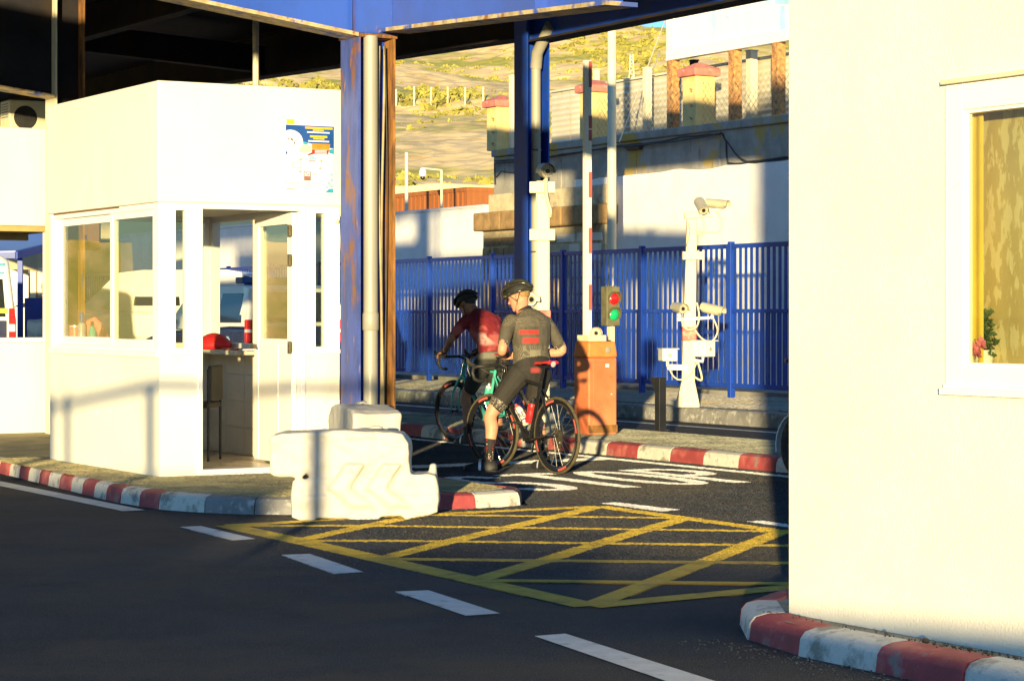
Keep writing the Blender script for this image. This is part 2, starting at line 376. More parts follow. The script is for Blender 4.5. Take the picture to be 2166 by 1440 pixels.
MB_LINES = mb; struct(build('road_line', mb, M['road_white']))
# STOP lettering, read by drivers going away from the camera
mb = MB()
def letter(u0, v0, w, h, ch):
    T = lambda a, b: UV(u0+a*w, v0+b*h)
    sw = .17
    def arc(ca, cb, ra, rb, a0, a1, n=18): return [T(ca+ra*math.cos(R(a0+(a1-a0)*i/n)), cb+rb*math.sin(R(a0+(a1-a0)*i/n))) for i in range(n+1)]
    if ch == 'T':
        stripe(mb, [T(0, .955), T(1, .955)], .19, .004); stripe(mb, [T(.5, .92), T(.5, 0)], sw, .0045)
    if ch == 'O': stripe(mb, arc(.5, .5, .42, .46, 0, 360, 36), sw)
    if ch == 'P':
        stripe(mb, [T(.10, 0), T(.10, 1)], sw, .004); stripe(mb, [T(.08, .955)]+arc(.5, .74, .38, .215, 90, -90, 14)+[T(.08, .525)], sw, .0048)
    if ch == 'S':
        stripe(mb, arc(.5, .74, .38, .215, 20, 270, 18)+arc(.5, .285, .38, .24, 90, -160, 18)[1:], sw)
lv = 17.45
def lv_of(px, py): g = G(px, py); return (C30*g.x+S30*g.y, -S30*g.x+C30*g.y)
for ch, u0 in (('S', 9.28), ('T', 9.92), ('O', 10.56), ('P', 11.22)): letter(u0, 15.72, .55, 1.80, ch)
MB_TEXT = mb; struct(build('road_lettering', mb, M['road_white']))
# yellow box junction
A_, B_, C_, D_ = G(482, 1112), G(1247, 1283), G(2155, 1197), G(1268, 1075)
mb = MB()
def lerp(a, b, t): return a+(b-a)*t
stripe(mb, [A_, B_], .17, .005); stripe(mb, [B_, C_], .17, .0055); stripe(mb, [C_, D_], .15, .005); stripe(mb, [D_, A_], .15, .0055)
for k, f in enumerate((.25, .5, .75, 1.0)):
    e = lerp(D_, C_, f-.5) if f >= .5 else lerp(A_, D_, f*2)
    stripe(mb, [lerp(A_, B_, f), e], .135, .0062)
for f in (.75,): stripe(mb, [lerp(B_, C_, .5), lerp(D_, C_, .75)], .135, .0062)
for f in (-.25, 0, .25, .5, .75):
    a = lerp(A_, B_, f) if f >= 0 else lerp(A_, D_, .5)
    t = f+.5
    e = lerp(D_, C_, t) if t <= 1 else lerp(B_, C_, .5)
    stripe(mb, [a, e], .12, .007)
MB_BOX = mb; struct(build('road_box_marking', mb, M['road_yellow']))
# rusty drain cover let into the road
mb = MB(); a = G(1180, 1066); q = [UV(8.95, 14.55), UV(9.75, 14.75), UV(9.70, 15.05), UV(8.9, 14.85)]
base = [G(1128, 1070), G(1200, 1073), G(1250, 1062), G(1180, 1058)]
mb.poly([p+Vector((0, 0, .012)) for p in base], 0)
for i in range(7):
    t = (i+.5)/7
    a, b = lerp(base[0], base[3], t), lerp(base[1], base[2], t)
    stripe(mb, [lerp(a, b, .05), lerp(a, b, .95)], .03, .016, 1)
o = build('drain_grate', mb, [M['concrete_patch'], M['drain']])
setp(o, 'rusty drain grate in the road beside the kerb nose', 'drain')
# coarse grain of the worn surfaces (real relief: seen and lit at a very flat angle)
import numpy as np
def inside(px, py, poly):
    r = np.zeros(px.shape, bool); n = len(poly)
    for i in range(n):
        (x0, y0), (x1, y1) = poly[i], poly[(i+1) % n]
        if y0 == y1: continue
        c = ((y0 > py) != (y1 > py)) & (px < (x1-x0)*(py-y0)/(y1-y0)+x0); r ^= c
    return r
def relief(name, poly, z, step, amp, mats, marks=(), holes=(), seed=1, stretch=.34, fade=None, z0=None):
    P2 = np.array([(p[0], p[1]) for p in poly]); x0, y0 = P2.min(0); x1, y1 = P2.max(0)
    nx = int((x1-x0)/step)+1; ny = int((y1-y0)/(step*stretch))+1
    rs = np.random.RandomState(seed)
    gx, gy = np.meshgrid(x0+np.arange(nx)*step, y0+np.arange(ny)*step*stretch)
    gx = gx+rs.uniform(-.3, .3, gx.shape)*step; gy = gy+rs.uniform(-.3, .3, gy.shape)*step*stretch
    tp = np.ones(gx.shape)
    if fade:
        t = np.clip((gy-fade[0])/(fade[1]-fade[0]), 0, 1)*np.clip((gx-(-1.7-.12*(gy-12)))/1.3, 0, 1); tp = t*t*(3-2*t)
    gz = (z0 if z0 is not None else z)*(1-tp)+z*tp+amp*tp*rs.rand(*gx.shape)
    idx = np.arange(nx*ny).reshape(ny, nx)
    f = np.stack([idx[:-1, :-1], idx[:-1, 1:], idx[1:, 1:], idx[1:, :-1]], -1).reshape(-1, 4)
    X = gx.ravel(); Y = gy.ravel(); cx = X[f].mean(1); cy = Y[f].mean(1)
    keep = inside(cx, cy, [tuple(p) for p in P2])
    for h in holes: keep &= ~inside(cx, cy, h)
    f = f[keep]; cx = cx[keep]; cy = cy[keep]; mi = np.zeros(len(f), np.int32)
    for mk, m in marks:
        for fc in mk.f:
            q = [(mk.v[i].x, mk.v[i].y) for i in fc]
            xs = [p[0] for p in q]; ys = [p[1] for p in q]
            sel = np.where((cx > min(xs)) & (cx < max(xs)) & (cy > min(ys)) & (cy < max(ys)))[0]
            if len(sel): mi[sel[inside(cx[sel], cy[sel], q)]] = m
    used, inv = np.unique(f, return_inverse=True); f = inv.reshape(-1, 4)
    me = bpy.data.meshes.new(name); me.vertices.add(len(used)); me.loops.add(len(f)*4); me.polygons.add(len(f))
    me.vertices.foreach_set('co', np.stack([X[used], Y[used], gz.ravel()[used]], -1).astype(np.float32).ravel())
    me.loops.foreach_set('vertex_index', f.astype(np.int32).ravel()); me.polygons.foreach_set('loop_start', (np.arange(len(f))*4).astype(np.int32))
    for m in mats: me.materials.append(m)
    me.polygons.foreach_set('material_index', mi); me.update(calc_edges=True); me.shade_flat()
    o = bpy.data.objects.new(name, me); COL.objects.link(o); return struct(o)
uvp = lambda pts: [tuple(UV(u, v))[:2] for u, v in pts]
ISL1 = uvp([(u, v) for u, v in isl]+[(8.72, 62)]); ISL2 = uvp([(12.39, 62), (12.29, 16.2), (12.37, 15.8), (12.6, 15.52), (13.95, 15.6), (13.95, 62)])
relief('road', [(-1.6, 11.6), (3.4, 11.6), (3.4, 20), (.9, 27.5), (-1.6, 27.5), (-2.6, 22), (-2.2, 16)], .0085, .016, .0095, [M['asphalt'], M['road_white'], M['road_yellow']],
       [(MB_LINES, 1), (MB_TEXT, 1), (MB_BOX, 2)], [ISL1, ISL2, [tuple(p)[:2] for p in base]], 1, fade=(12.0, 14.8), z0=.0005)
relief('pavement', uvp([(12.47, 26), (12.44, 15.9), (12.7, 15.6), (13.82, 15.6), (13.82, 26)]), .146, .018, .009, [M['pave']], seed=2)
relief('pavement', uvp([(6.3, 20.2), (6.25, 16.4), (6.35, 15.6), (6.6, 15.1), (7.0, 14.78), (7.9, 14.74), (8.3, 14.75), (8.5, 14.85), (8.6, 15.2), (8.6, 17.2), (8.3, 17.2), (6.75, 17.26), (6.75, 20.2)]), .119, .018, .009, [M['pave_yellow']], seed=3)
relief('pavement', uvp([(17.45, 38), (17.45, 14), (20.3, 14), (20.3, 38)]), .186, .035, .018, [M['sidewalk']], seed=4)
# small loose grit along the right kerb
mb = MB(); rg = random.Random(3)
for i in range(420):
    v = rg.uniform(5.6, 8.3); u = 5.80-abs(rg.gauss(0, .13)); s = rg.uniform(.002, .007)
    c = UV(u, v, s*.5); mb.ell(c, s, s, s*.7, 5, 3)
for i in range(150):
    v = rg.choice([rg.uniform(6.4, 8.2), rg.uniform(6.5, 7.1)]); u = 5.99+rg.gauss(0, .02); s = rg.uniform(.002, .006)
    mb.ell(UV(u, v, .115+s*.5), s, s*1.3, s*.8, 5, 3, 1)
for (v, s) in ((7.12, .016), (6.86, .012), (7.36, .009), (6.6, .008)): mb.ell(UV(5.985, v, .12), s, s, s*.8, 7, 5, 1)
o = build('loose_grit', mb, [M['grit'], M['dirt']]); o['kind'] = 'stuff'
setp(o, 'loose grit and crumbs of dirt along the red and white kerb', 'grit')

# ---- hillside
def hill_z(x, y):
    t = (y-80)/230.0
    if t < 0: t = 0
    z = 4.8+34*t**1.12
    ridge = -4.5*max(0, (x-10)/60)+5*max(0, -x/60)
    z += ridge*min(1, t*1.3)
    p = Vector((x*.02, y*.02, 0))
    z += 3.2*mnoise.fractal(p, 1.0, 2.0, 4)*min(1, .2+t)
    z += .7*math.sin(y*.22+x*.05+2*mnoise.noise(Vector((x*.04, y*.03, 5))))*min(1, t*2)
    if y > 310: z -= (y-310)*.25
    return z
mb = MB(); nx, ny = 260, 400; rj = random.Random(4)
for j in range(ny+1):
    y = 66+(390-66)*(j/ny)**1.25
    for i in range(nx+1):
        x = -95+190*i/nx; x *= .55+.6*y/300
        mb.v.append(Vector((x, y, hill_z(x, y)+rj.uniform(-.09, .09)*min(1, y/150) if y > 70 else 0)))
for j in range(ny):
    for i in range(nx):
        a = j*(nx+1)+i; mb.f.append([a, a+1, a+nx+2, a+nx+1]); mb.m.append(0)
M['hill'] = mat('dry_hillside', (.78, .57, .27), .95, .10, .09, .5, 2.5, col2=(.36, .34, .055), s2=.045, thr=.53, wid=.06, str2=(1, 1, 2), col3=(.60, .42, .18), s3=.3, thr3=.60, wid3=.08, str3=(1, 1, 2))
struct(build('hill', mb, M['hill']))
M['scrub'] = mat('hillside_scrub_leaves', (.27, .25, .045), .85, .35, .6)
mb = MB(); rg = random.Random(11); cnt = 0
while cnt < 4200:
    y = 85+225*rg.random()**.8; x = rg.uniform(-.13, .15)*y
    d = mnoise.fractal(Vector((x*.045, y*.03, 3.3)), 1.0, 2.0, 4)
    if d < .08+rg.uniform(-.3, .12): continue
    z = hill_z(x, y); r = rg.uniform(.25, .85)*(1.25 if d > .3 else .85); cnt += 1
    for k in range(20):
        a = rg.uniform(0, 6.28); b = rg.uniform(0, 1)
        c = Vector((x+r*math.cos(a)*b, y+r*math.sin(a)*b, z-.1+r*.5*rg.random()*(1.1-b)))
        s = r*rg.uniform(.16, .36); d1 = Vector((rg.gauss(0, 1), rg.gauss(0, .5), rg.gauss(0, 1))).normalized()*s
        d2 = Vector((rg.gauss(0, 1), rg.gauss(0, .5), rg.gauss(0, 1))).normalized()*s
        mb.quad(c-d1, c-d2, c+d1, c+d2)
o = build('hillside_scrub', mb, M['scrub']); o['kind'] = 'stuff'
setp(o, 'low green scrub scattered over the dry hillside', 'scrub')
# posts of an old fence on the slope
def hill_hit(px, py):
    for k in range(85*4, 320*4):
        Y = k/4; p = P(px, py, Y)
        if p.z <= hill_z(p.x, p.y): return p
    return P(px, py, 200)
hp = [(838, 228), (876, 222), (912, 224), (947, 223), (984, 224), (1022, 223)]
src = None
for i, (px, py) in enumerate(hp):
    p = hill_hit(px, py); h = 38/F*p.y
    if src is None:
        mb = MB(); mb.tube([(0, 0, -.3), (0, 0, h)], .022*p.y/60, 6)
        mb.box(-.05, .05, -.05, .05, h, h+.03)
        src = build('fence_post', mb, M['pale_post']); o = src
    else: o = src.copy(); COL.objects.link(o)
    o.location = p
    setp(o, 'thin pale fence post in a row across the dry hillside', 'fence post', 'fence posts across the hillside')
hp_prev = None
# ---- sky-lit world, sun
w = bpy.data.worlds.new('World'); S.world = w; w.use_nodes = True; nt = w.node_tree
bg = nt.nodes['Background']; sk = nt.nodes.new('ShaderNodeTexSky'); sk.sky_type = 'NISHITA'; sk.sun_disc = False
sk.sun_elevation = EL; sk.sun_rotation = R(180)+AZ; sk.air_density = 1.0; sk.dust_density = .1; sk.ozone_density = 4
nt.links.new(sk.outputs[0], bg.inputs[0]); bg.inputs[1].default_value = .15
sd = Vector((math.sin(AZ)*math.cos(EL), math.cos(AZ)*math.cos(EL), -math.sin(EL)))      # direction the light travels
sun = bpy.data.lights.new('sun', 'SUN'); sun.energy = 3.2; sun.angle = R(.7); sun.color = (1, .78, .40)
so = bpy.data.objects.new('sun', sun); COL.objects.link(so); so.rotation_euler = sd.to_track_quat('-Z', 'Y').to_euler(); so.location = (0, -20, 30)
cam = bpy.data.cameras.new('camera'); co = bpy.data.objects.new('camera', cam); COL.objects.link(co)
co.location = (0, 0, H); co.rotation_euler = (R(90), 0, 0)
cam.sensor_width = 36; cam.lens = 36*F/2166; cam.shift_y = -(720-HZ)/2166; cam.clip_end = 3000; cam.clip_start = .1
S.camera = co
S.view_settings.view_transform = 'Standard'; S.view_settings.look = 'None'; S.view_settings.exposure = 1.75; S.view_settings.gamma = 1
S.view_settings.use_curve_mapping = False
# ================================================================== BUILDINGS
u0, u1, v0, v1 = 6.78, 8.352, 17.3, 19.92
zb, zs, zh, zt = .118, 1.095, 2.285, 3.24
b = thing('guard_booth', 'cream guard booth with its glass door standing open', 'booth', UV(u0, v0, zb), R(30))
def L(mb, *a, **k): mb.uvbox(*a, **k)
mb = MB(); t = .09
d0, d1 = onu(v0, 428), onu(v0, 636)           # door opening
mb.uvbox(u0, u0+t, v0, v1, zb, zs); mb.uvbox(u0+t, d0-.035, v0, v0+t, zb, zs); mb.uvbox(d1+.035, u1, v0, v0+t, zb, zs)
mb.uvbox(u1-t, u1, v0+t, v1, zb, zs); mb.uvbox(u0+t, u1-t, v1-t, v1, zb, zs)
build('low_wall', mb, M['booth'], b, True)
mb = MB(); ov = .025
q = [(u0-ov, v0-ov), (u1+ov, v0-ov), (u1+ov, v1+ov), (u0-ov, v1+ov)]
mb.hexa([UV(a, c, zh) for a, c in q]+[UV(a, c, zt) for a, c in q])
build('parapet', mb, M['booth'], b, True, bevel=.012)
# white aluminium window band
def frame(mb, plane, a0, a1, z0, z1, depth0, depth1, w, m=0, wb=None):
    wb = wb or w
    def bx(x0, x1, c0, c1):
        if plane == 'u': mb.uvbox(depth0, depth1, x0, x1, c0, c1, m)
        else: mb.uvbox(x0, x1, depth0, depth1, c0, c1, m)
    bx(a0, a0+w, z0, z1); bx(a1-w, a1, z0, z1); bx(a0+w, a1-w, z0, z0+wb); bx(a0+w, a1-w, z1-w, z1)
def pane(parent, plane, a0, a1, z0, z1, d, m='glass'):
    mb = MB()
    if plane == 'u': mb.uvbox(d, d+.008, a0, a1, z0, z1)
    else: mb.uvbox(a0, a1, d, d+.008, z0, z1)
    return build('pane', mb, M[m], parent, True)
mb = MB(); vv = lambda px: onv(u0, px)
fo0, fo1 = v0+.085, vv(119)
frame(mb, 'u', fo0, v1-.06, zs, zh, u0+.005, u0+.075, .05)
wf = build('window', mb, M['white_frame'], b, True, bevel=.004)
mb = MB(); vm = vv(231); frame(mb, 'u', fo0+.05, vm+.03, zs+.05, zh-.05, u0+.018, u0+.045, .055); build('sash', mb, M['white_frame'], wf, True, bevel=.004)
mb = MB(); frame(mb, 'u', vm-.03, v1-.11, zs+.05, zh-.05, u0+.046, u0+.073, .065); build('sash', mb, M['white_frame'], wf, True, bevel=.004)
pane(wf, 'u', fo0+.105, vm-.025, zs+.105, zh-.105, u0+.03); pane(wf, 'u', vm+.035, v1-.175, zs+.115, zh-.115, u0+.058)
mb = MB(); mb.uvbox(u0-.03, u0+.004, v0+.0, v1-.02, zs-.035, zs+.012); build('sill', mb, M['white_frame'], wf, True, bevel=.004)
# corner posts
for q in ((u0-.004, u0+.085, v0-.004, v0+.085), (u0, u0+.09, v1-.06, v1), (u1-.09, u1, v1-.09, v1), (u1-.075, u1+.003, v0-.003, v0+.085)):
    mb = MB(); mb.uvbox(*q, zs, zh); build('corner_post', mb, M['white_frame'], b, True, bevel=.006)
# front face: side light, door frame, side light
for (pa, pb) in ((372, 393), (668, 687)):
    a0, a1 = onu(v0, pa), onu(v0, pb)
    lo = u0+.085 if pa < 500 else d1+.04; hi = d0-.04 if pa < 500 else u1-.075
    mb = MB(); mb.uvbox(lo, a0, v0+.0, v0+.07, zs, zh); mb.uvbox(a1, hi, v0, v0+.07, zs, zh); mb.uvbox(a0, a1, v0, v0+.07, zs, zs+.04); mb.uvbox(a0, a1, v0, v0+.07, zh-.06, zh)
    w_ = build('side_light', mb, M['white_frame'], b, True, bevel=.004)
    pane(w_, 'v', a0, a1, zs+.04, zh-.06, v0+.035)
mb = MB(); mb.uvbox(d0-.04, d0, v0-.012, v0+.10, zb+.05, zh-.045); mb.uvbox(d1, d1+.04, v0-.012, v0+.10, zb+.05, zh-.045); mb.uvbox(d0-.04, d1+.04, v0-.012, v0+.10, zh-.045, zh-.002); mb.uvbox(d0-.04, d1+.04, v0-.03, v0+.10, zb-.01, zb+.05)
build('door_frame', mb, M['white_frame'], b, True, bevel=.004)
for q in ((u0+.085, d0-.04), (d1+.04, u1)):
    mb = MB(); mb.uvbox(*q, v0-.016, v0-.004, zs-.012, zs+.018); build('ledge', mb, M['white_frame'], b, True)
# door leaf, swung inwards about its right jamb
th = R(93); dl = d1-d0-.01; hin = UV(d1-.005, v0+.06)
ex = Vector((-math.cos(th), math.sin(th))); du = lambda s, off=0: UV(d1-.005+ex.x*s+ex.y*off*-1, v0+.07+ex.y*s+ex.x*off)
def dbox(mb, s0, s1, z0, z1, o0, o1, m=0):
    qs = [(s0, o0), (s1, o0), (s1, o1), (s0, o1)]
    mb.hexa([du(a, c)+Vector((0, 0, z0)) for a, c in qs]+[du(a, c)+Vector((0, 0, z1)) for a, c in qs], m)
mb = MB(); z0d, z1d = zb+.06, zh-.055
dbox(mb, 0, .09, z0d, z1d, 0, .045); dbox(mb, dl-.09, dl, z0d, z1d, 0, .045); dbox(mb, .09, dl-.09, z1d-.09, z1d, 0, .045); dbox(mb, .09, dl-.09, z0d, z0d+1.02, .004, .041)
dbox(mb, .30, .31, z0d+.02, z0d+.98, .041, .046)
dr = build('door', mb, M['white_frame'], b, True, bevel=.004)
mb = MB(); dbox(mb, .09, dl-.09, z0d+1.02, z1d-.09, .018, .026); build('pane', mb, M['glass'], dr, True)
for z in (2.08, 1.84, 1.13):
    mb = MB(); dbox(mb, -.02, .045, z-.04, z+.04, .046, .062); dbox(mb, -.012, .012, z-.05, z+.05, .046, .075); build('hinge', mb, M['chain'], dr, True)
mb = MB(); p = du(dl-.06, .05)+Vector((0, 0, 1.14)); q = du(dl-.16, .10)+Vector((0, 0, 1.12)); mb.tube([p, du(dl-.06, .10)+Vector((0, 0, 1.14)), q], .011, 8); build('handle', mb, M['chain'], dr, True, smooth=60)
# inside: floor, tiled lining, rear and right window frames, counter
mb = MB(); mb.uvbox(u0+t, u1-t, v0+.1, v1-t, zb, zb+.04); build('floor', mb, M['floor'], b, True)
mb = MB()
for k in range(4):
    for j in range(3):
        a0 = u0+t+j*.46; a1 = min(a0+.455, u1-t-.002)
        mb.uvbox(a0, a1, v1-t-.012, v1-t-.001, zb+.05+k*.235, zb+.05+k*.235+.23)
for k in range(4):
    for j in range(6):
        a0 = v0+t+.02+j*.40; mb.uvbox(u0+t+.001, u0+t+.012, a0, min(a0+.395, v1-t-.02), zb+.05+k*.235, zb+.05+k*.235+.23); mb.uvbox(u1-t-.012, u1-t-.001, a0, min(a0+.395, v1-t-.02), zb+.05+k*.235, zb+.05+k*.235+.23)
build('wall_tiles', mb, M['tile'], b, True)
mb = MB(); frame(mb, 'v', u0+.09, u1-.09, zs, zh, v1-.08, v1-.01, .05); rw = build('window', mb, M['white_frame'], b, True, bevel=.004)
mb = MB(); frame(mb, 'u', v0+.085, v1-.09, zs, zh, u1-.08, u1-.01, .05); mb.uvbox(u1-.075, u1-.02, 18.72, 18.80, zs+.05, zh-.05); sw_ = build('window', mb, M['white_frame'], b, True, bevel=.004)
pane(sw_, 'u', v0+.135, 18.72, zs+.05, zh-.05, u1-.045)
mb = MB(); mb.uvbox(u1-t-.30, u1-t-.013, 18.55, v1-t-.013, zs-.045, zs-.005); build('counter', mb, M['counter'], b, True, bevel=.006)
mb = MB(); p_ = UV(onu(v0, 712), v0-.004, H-(463-HZ)/F*18.6); mb.lathe([(.018, 0), (.018, .012), (.008, .02)], p_, UV(0, -1), 12); build('door_bell', mb, M['cream_metal'], b, True)
mb = MB(); p_ = UV(u0-.001, vv(205), H-(868-HZ)/F*19.9); mb.lathe([(.022, 0), (.020, .004)], p_, UV(-1, 0), 8); build('cover_plate', mb, M['white_frame'], b, True)
# seals and stains above the window: dark gap under the parapet
mb = MB(); mb.uvbox(u0-.004, u0+.004, v0+.9, v1-.1, zh-.012, zh-.0005); build('gap', mb, M['brown'], b, True)

# objects standing in the booth
def stand(name, label, cat, p, prof, m, n=14, extra=None, group=None):
    t_ = thing(name, label, cat, p, 0, group)
    mb = MB(); mb.lathe(prof, (0, 0, 0), n=n); build('body', mb, m, t_, smooth=40)
    if extra:
        mb = MB(); mb.lathe(extra[0], (0, 0, 0), n=n); build(extra[2] if len(extra) > 2 else 'cap', mb, extra[1], t_, smooth=40)
    return t_
zc = zs-.005
M['water'] = glass('clear_plastic', (.86, .90, .92), .18, .05)
stand('water_bottle', 'clear plastic water bottle on the booth counter', 'bottle', UV(8.12, onv(8.12, 549), zc), [(.03, 0), (.033, .02), (.033, .15), (.014, .20), (.014, .21)], M['water'], extra=([(.016, .21), (.016, .232)], M['cam_white']))
stand('rose_tin', 'rose pink tin on the window sill inside the booth', 'tin', UV(6.94, onv(6.94, 159), zc), [(.05, 0), (.05, .20)], M['rose'], extra=([(.052, .20), (.052, .215)], M['silver']))
stand('spray_can', 'silver blue spray can between the rose tin and pink bag', 'can', UV(6.94, onv(6.94, 173), zc), [(.033, 0), (.033, .22), (.02, .24)], M['silver'], extra=([(.024, .24), (.024, .30), (.018, .33)], M['p_blue']))
stand('detergent_bottle', 'aqua bottle in front of the pink bag on the sill', 'bottle', UV(6.92, onv(6.92, 195), zc), [(.035, 0), (.04, .06), (.03, .17), (.014, .21)], M['aqua'], extra=([(.014, .21), (.014, .25)], M['black_matte']))
t_ = thing('pink_bag', 'pink fabric bag slumped on the sill behind the booth window', 'bag', UV(7.06, onv(7.06, 199), zc))
mb = MB(); mb.tube([(-.08, 0, .03), (-.075, 0, .15), (-.045, 0, .235), (.0, 0, .26), (.045, 0, .21), (.09, 0, .10), (.11, 0, .03)], [.035, .035, .035, .037, .04, .045, .05], 10); build('body', mb, M['pink'], t_, smooth=70)
mb = MB(); mb.tube([(-.07, -.05, .08), (-.01, -.06, .12), (.08, -.05, .07)], .012, 6); build('strap', mb, M['pink'], t_, smooth=70)
# red cloth bundle
bp_ = UV(8.12, onv(8.12, 452), zc)
mb = MB(); rg = random.Random(5); rings = []
for k, (r, z) in enumerate(((.13, 0), (.16, .03), (.145, .07), (.10, .105), (.05, .135), (.015, .145))):
    rings.append([Vector((1.0*r*math.cos(q*math.pi/9)*(1+.10*math.sin(q*2.1+k)), 1.25*r*math.sin(q*math.pi/9)*(1+.1*math.cos(q*1.7+k)), z)) for q in range(18)])
mb.rings(rings); o = build('cloth_bundle', mb, M['red_cloth'], smooth=70); o.location = bp_; o.rotation_euler = (0, 0, R(30)); setp(o, 'crumpled red cloth bundle on the counter inside the booth', 'cloth')
mb = MB(); mb.box(-.17, .17, -.06, .06, 0, .015); o = build('folder', mb, M['p_red'], bevel=.004); o.location = UV(8.05, onv(8.05, 497), zc+.001); o.rotation_euler = (0, 0, R(120)); setp(o, 'dark red folder lying flat beside the red cloth', 'folder')
# desk telephone-like stapler and papers
mb = MB(); mb.box(-.10, .10, -.05, .05, 0, .008); mb.box(-.08, .09, -.045, .05, .009, .013); o = build('paper_stack', mb, M['paper']); o.location = UV(8.10, onv(8.10, 532), zc+.001); o.rotation_euler = (0, 0, R(40)); setp(o, 'small white paper stack under the water bottle side of the counter', 'papers')
# black chair
t_ = thing('office_chair', 'black chair seen through the booth doorway', 'chair', UV(7.60, onv(7.60, 408), zb+.04), R(-10))
mb = MB(); rr = [[Vector((x, y, .45)) for x, y in ((-.2, -.2), (.2, -.2), (.2, .2), (-.2, .2))], [Vector((x, y, .50)) for x, y in ((-.19, -.19), (.19, -.19), (.19, .19), (-.19, .19))]]; mb.rings(rr); build('seat', mb, M['black_matte'], t_, bevel=.015)
mb = MB(); mb.bar((.20, -.17, .66), (.20, .17, .66), .035, .30); build('backrest', mb, M['black_matte'], t_, bevel=.04, seg=3)
for x, y in ((-.17, -.17), (-.17, .17)):
    mb = MB(); mb.tube([(x, y, 0), (x, y, .45)], .012, 8); build('leg', mb, M['black'], t_)
for y in (-.17, .17):
    mb = MB(); mb.tube([(.19, y, 0), (.19, y, .78)], .012, 8); build('leg', mb, M['black'], t_)

# poster on the parapet
pv = v0-ov-.004
def puv(px, py):       # point of the parapet face seen at a pixel
    u = onu(pv, px); Y = S30*u+C30*pv
    return u, H-(py-HZ)/F*Y
pt = thing('information_poster', 'white and blue information poster taped to the booth parapet', 'poster', UV(onu(pv, 655), pv, 2.3), R(30))
pz0, pz1 = puv(655, 409)[1], puv(655, 253)[1]; pu0, pu1 = puv(604, 300)[0], puv(706, 300)[0]
PW, PH = pu1-pu0, pz1-pz0
def pp(a, c, d=0): return UV(pu0+a*PW, pv-d, pz1-c*PH)       # a,c in 0..1 across / down
def ppoly(name, pts, m, d, par=None, label=None):
    mb = MB()
    for pl in pts: mb.poly([pp(a, c, d) for a, c in pl])
    return build(name, mb, M[m], par or pt, True, label=label)
mb = MB(); mb.prism([pp(0, 0), pp(1, 0), pp(1, 1), pp(0, 1)], UV(0, .003)); build('sheet', mb, M['paper'], pt, True)
rc = lambda a0, c0, a1, c1: [(a0, c0), (a1, c0), (a1, c1), (a0, c1)]
circ = lambda a, c, ra, rcc, n=24, s=0, e=360: [(a+ra*math.cos(R(s+(e-s)*i/n)), c+rcc*math.sin(R(s+(e-s)*i/n))) for i in range(n+1)]
ppoly('header_badge', [rc(.02, .01, .18, .075)], 'p_yellow', .002)
ppoly('header_mark', [[(.22, .03), (.235, .03), (.26, .065), (.245, .065)]], 'p_grey', .002)
ppoly('blue_panel', [[(.0, .085), (1, .085), (1, .385), (.62, .345), (.36, .30), (.0, .17)], [(0, .43), (.06, .44), (0, .50)]], 'p_blue', .002)
for pl_ in ([(.36, .30), (.46, .32), (.44, .345), (.36, .335)], [(.90, .40), (1, .385), (1, .46), (.90, .445)]): ppoly('cyan_wave', [pl_], 'p_cyan', .003)
ppoly('white_disc', [[(max(.002, a), c) for a, c in circ(.10, .305, .255, .155)]], 'paper', .004)
ppoly('disc_ink', [rc(.04, .27, .07, .285), rc(.10, .265, .125, .29), rc(.13, .27, .15, .30), rc(.17, .31, .19, .345), rc(.17, .355, .185, .365), rc(.02, .30, .06, .305), rc(.20, .28, .24, .285)], 'p_ink', .005)
ppoly('yellow_title', [rc(.40, .10, .97, .128), rc(.56, .135, .79, .152), rc(.50, .215, .86, .243), rc(.57, .250, .80, .268)], 'p_yellow', .0032)
ppoly('white_caption', [rc(.44, .163, .91, .183), rc(.46, .282, .90, .302)], 'paper', .0032)
ppoly('orange_bubble', [[(.54, .325), (.92, .325), (.90, .40), (.54, .40)]], 'p_orange', .0036)
ppoly('red_bubble', [[(.54, .405), (.90, .405), (.87, .465), (.58, .465), (.47, .488), (.44, .478), (.54, .445)]], 'p_red', .0036)
ppoly('red_caption', [rc(.60, .413, .85, .423), rc(.60, .431, .85, .441), rc(.60, .449, .85, .459)], 'paper', .0042)
ppoly('hand_drawing', [[(.28, .37), (.40, .34), (.52, .36), (.53, .43), (.40, .455), (.28, .44)]], 'counter', .003)
ppoly('emblem', [circ(.545, .535, .085, .045, 20, 180, 360)+[(.63, .55), (.46, .55)]], 'p_pale', .003)
ppoly('emblem_base', [rc(.48, .555, .61, .57)], 'pink', .0034)
for pl_ in ([(.28, .545), (.36, .53), (.34, .545), (.29, .56)], [(.70, .535), (.77, .56), (.74, .575)], [(.68, .665), (.74, .64), (.72, .67)], [(.24, .70), (.34, .705), (.30, .72)], [(.57, .735), (.65, .735), (.61, .75)]): ppoly('arrow', [pl_], 'p_orange', .003)
ppoly('small_box', [rc(.14, .585, .32, .59), rc(.14, .655, .32, .66), rc(.14, .585, .15, .66), rc(.31, .585, .32, .66)], 'p_grey', .003)
ppoly('phone_picture', [rc(.37, .705, .52, .83)], 'p_grey', .003)
ppoly('phone_screen', [rc(.39, .715, .50, .77)], 'paper', .0036); ppoly('phone_stripes', [rc(.39, .775, .50, .785), rc(.39, .793, .50, .803), rc(.39, .811, .50, .82)], 'p_red', .0036)
ppoly('phone_icons', [rc(.41, .722, .44, .732), rc(.43, .745, .45, .757), rc(.465, .735, .485, .76)], 'p_ink', .0042)
ppoly('footer_text', [rc(.01+i*.075, .865, .06+i*.075, .872) for i in range(10)]+[rc(.10+i*.06, .895, .148+i*.06, .899) for i in range(9)]+[rc(.18+i*.06, .918, .225+i*.06, .922) for i in range(7)]+[rc(.02, .945, .20, .955)], 'p_grey', .003)
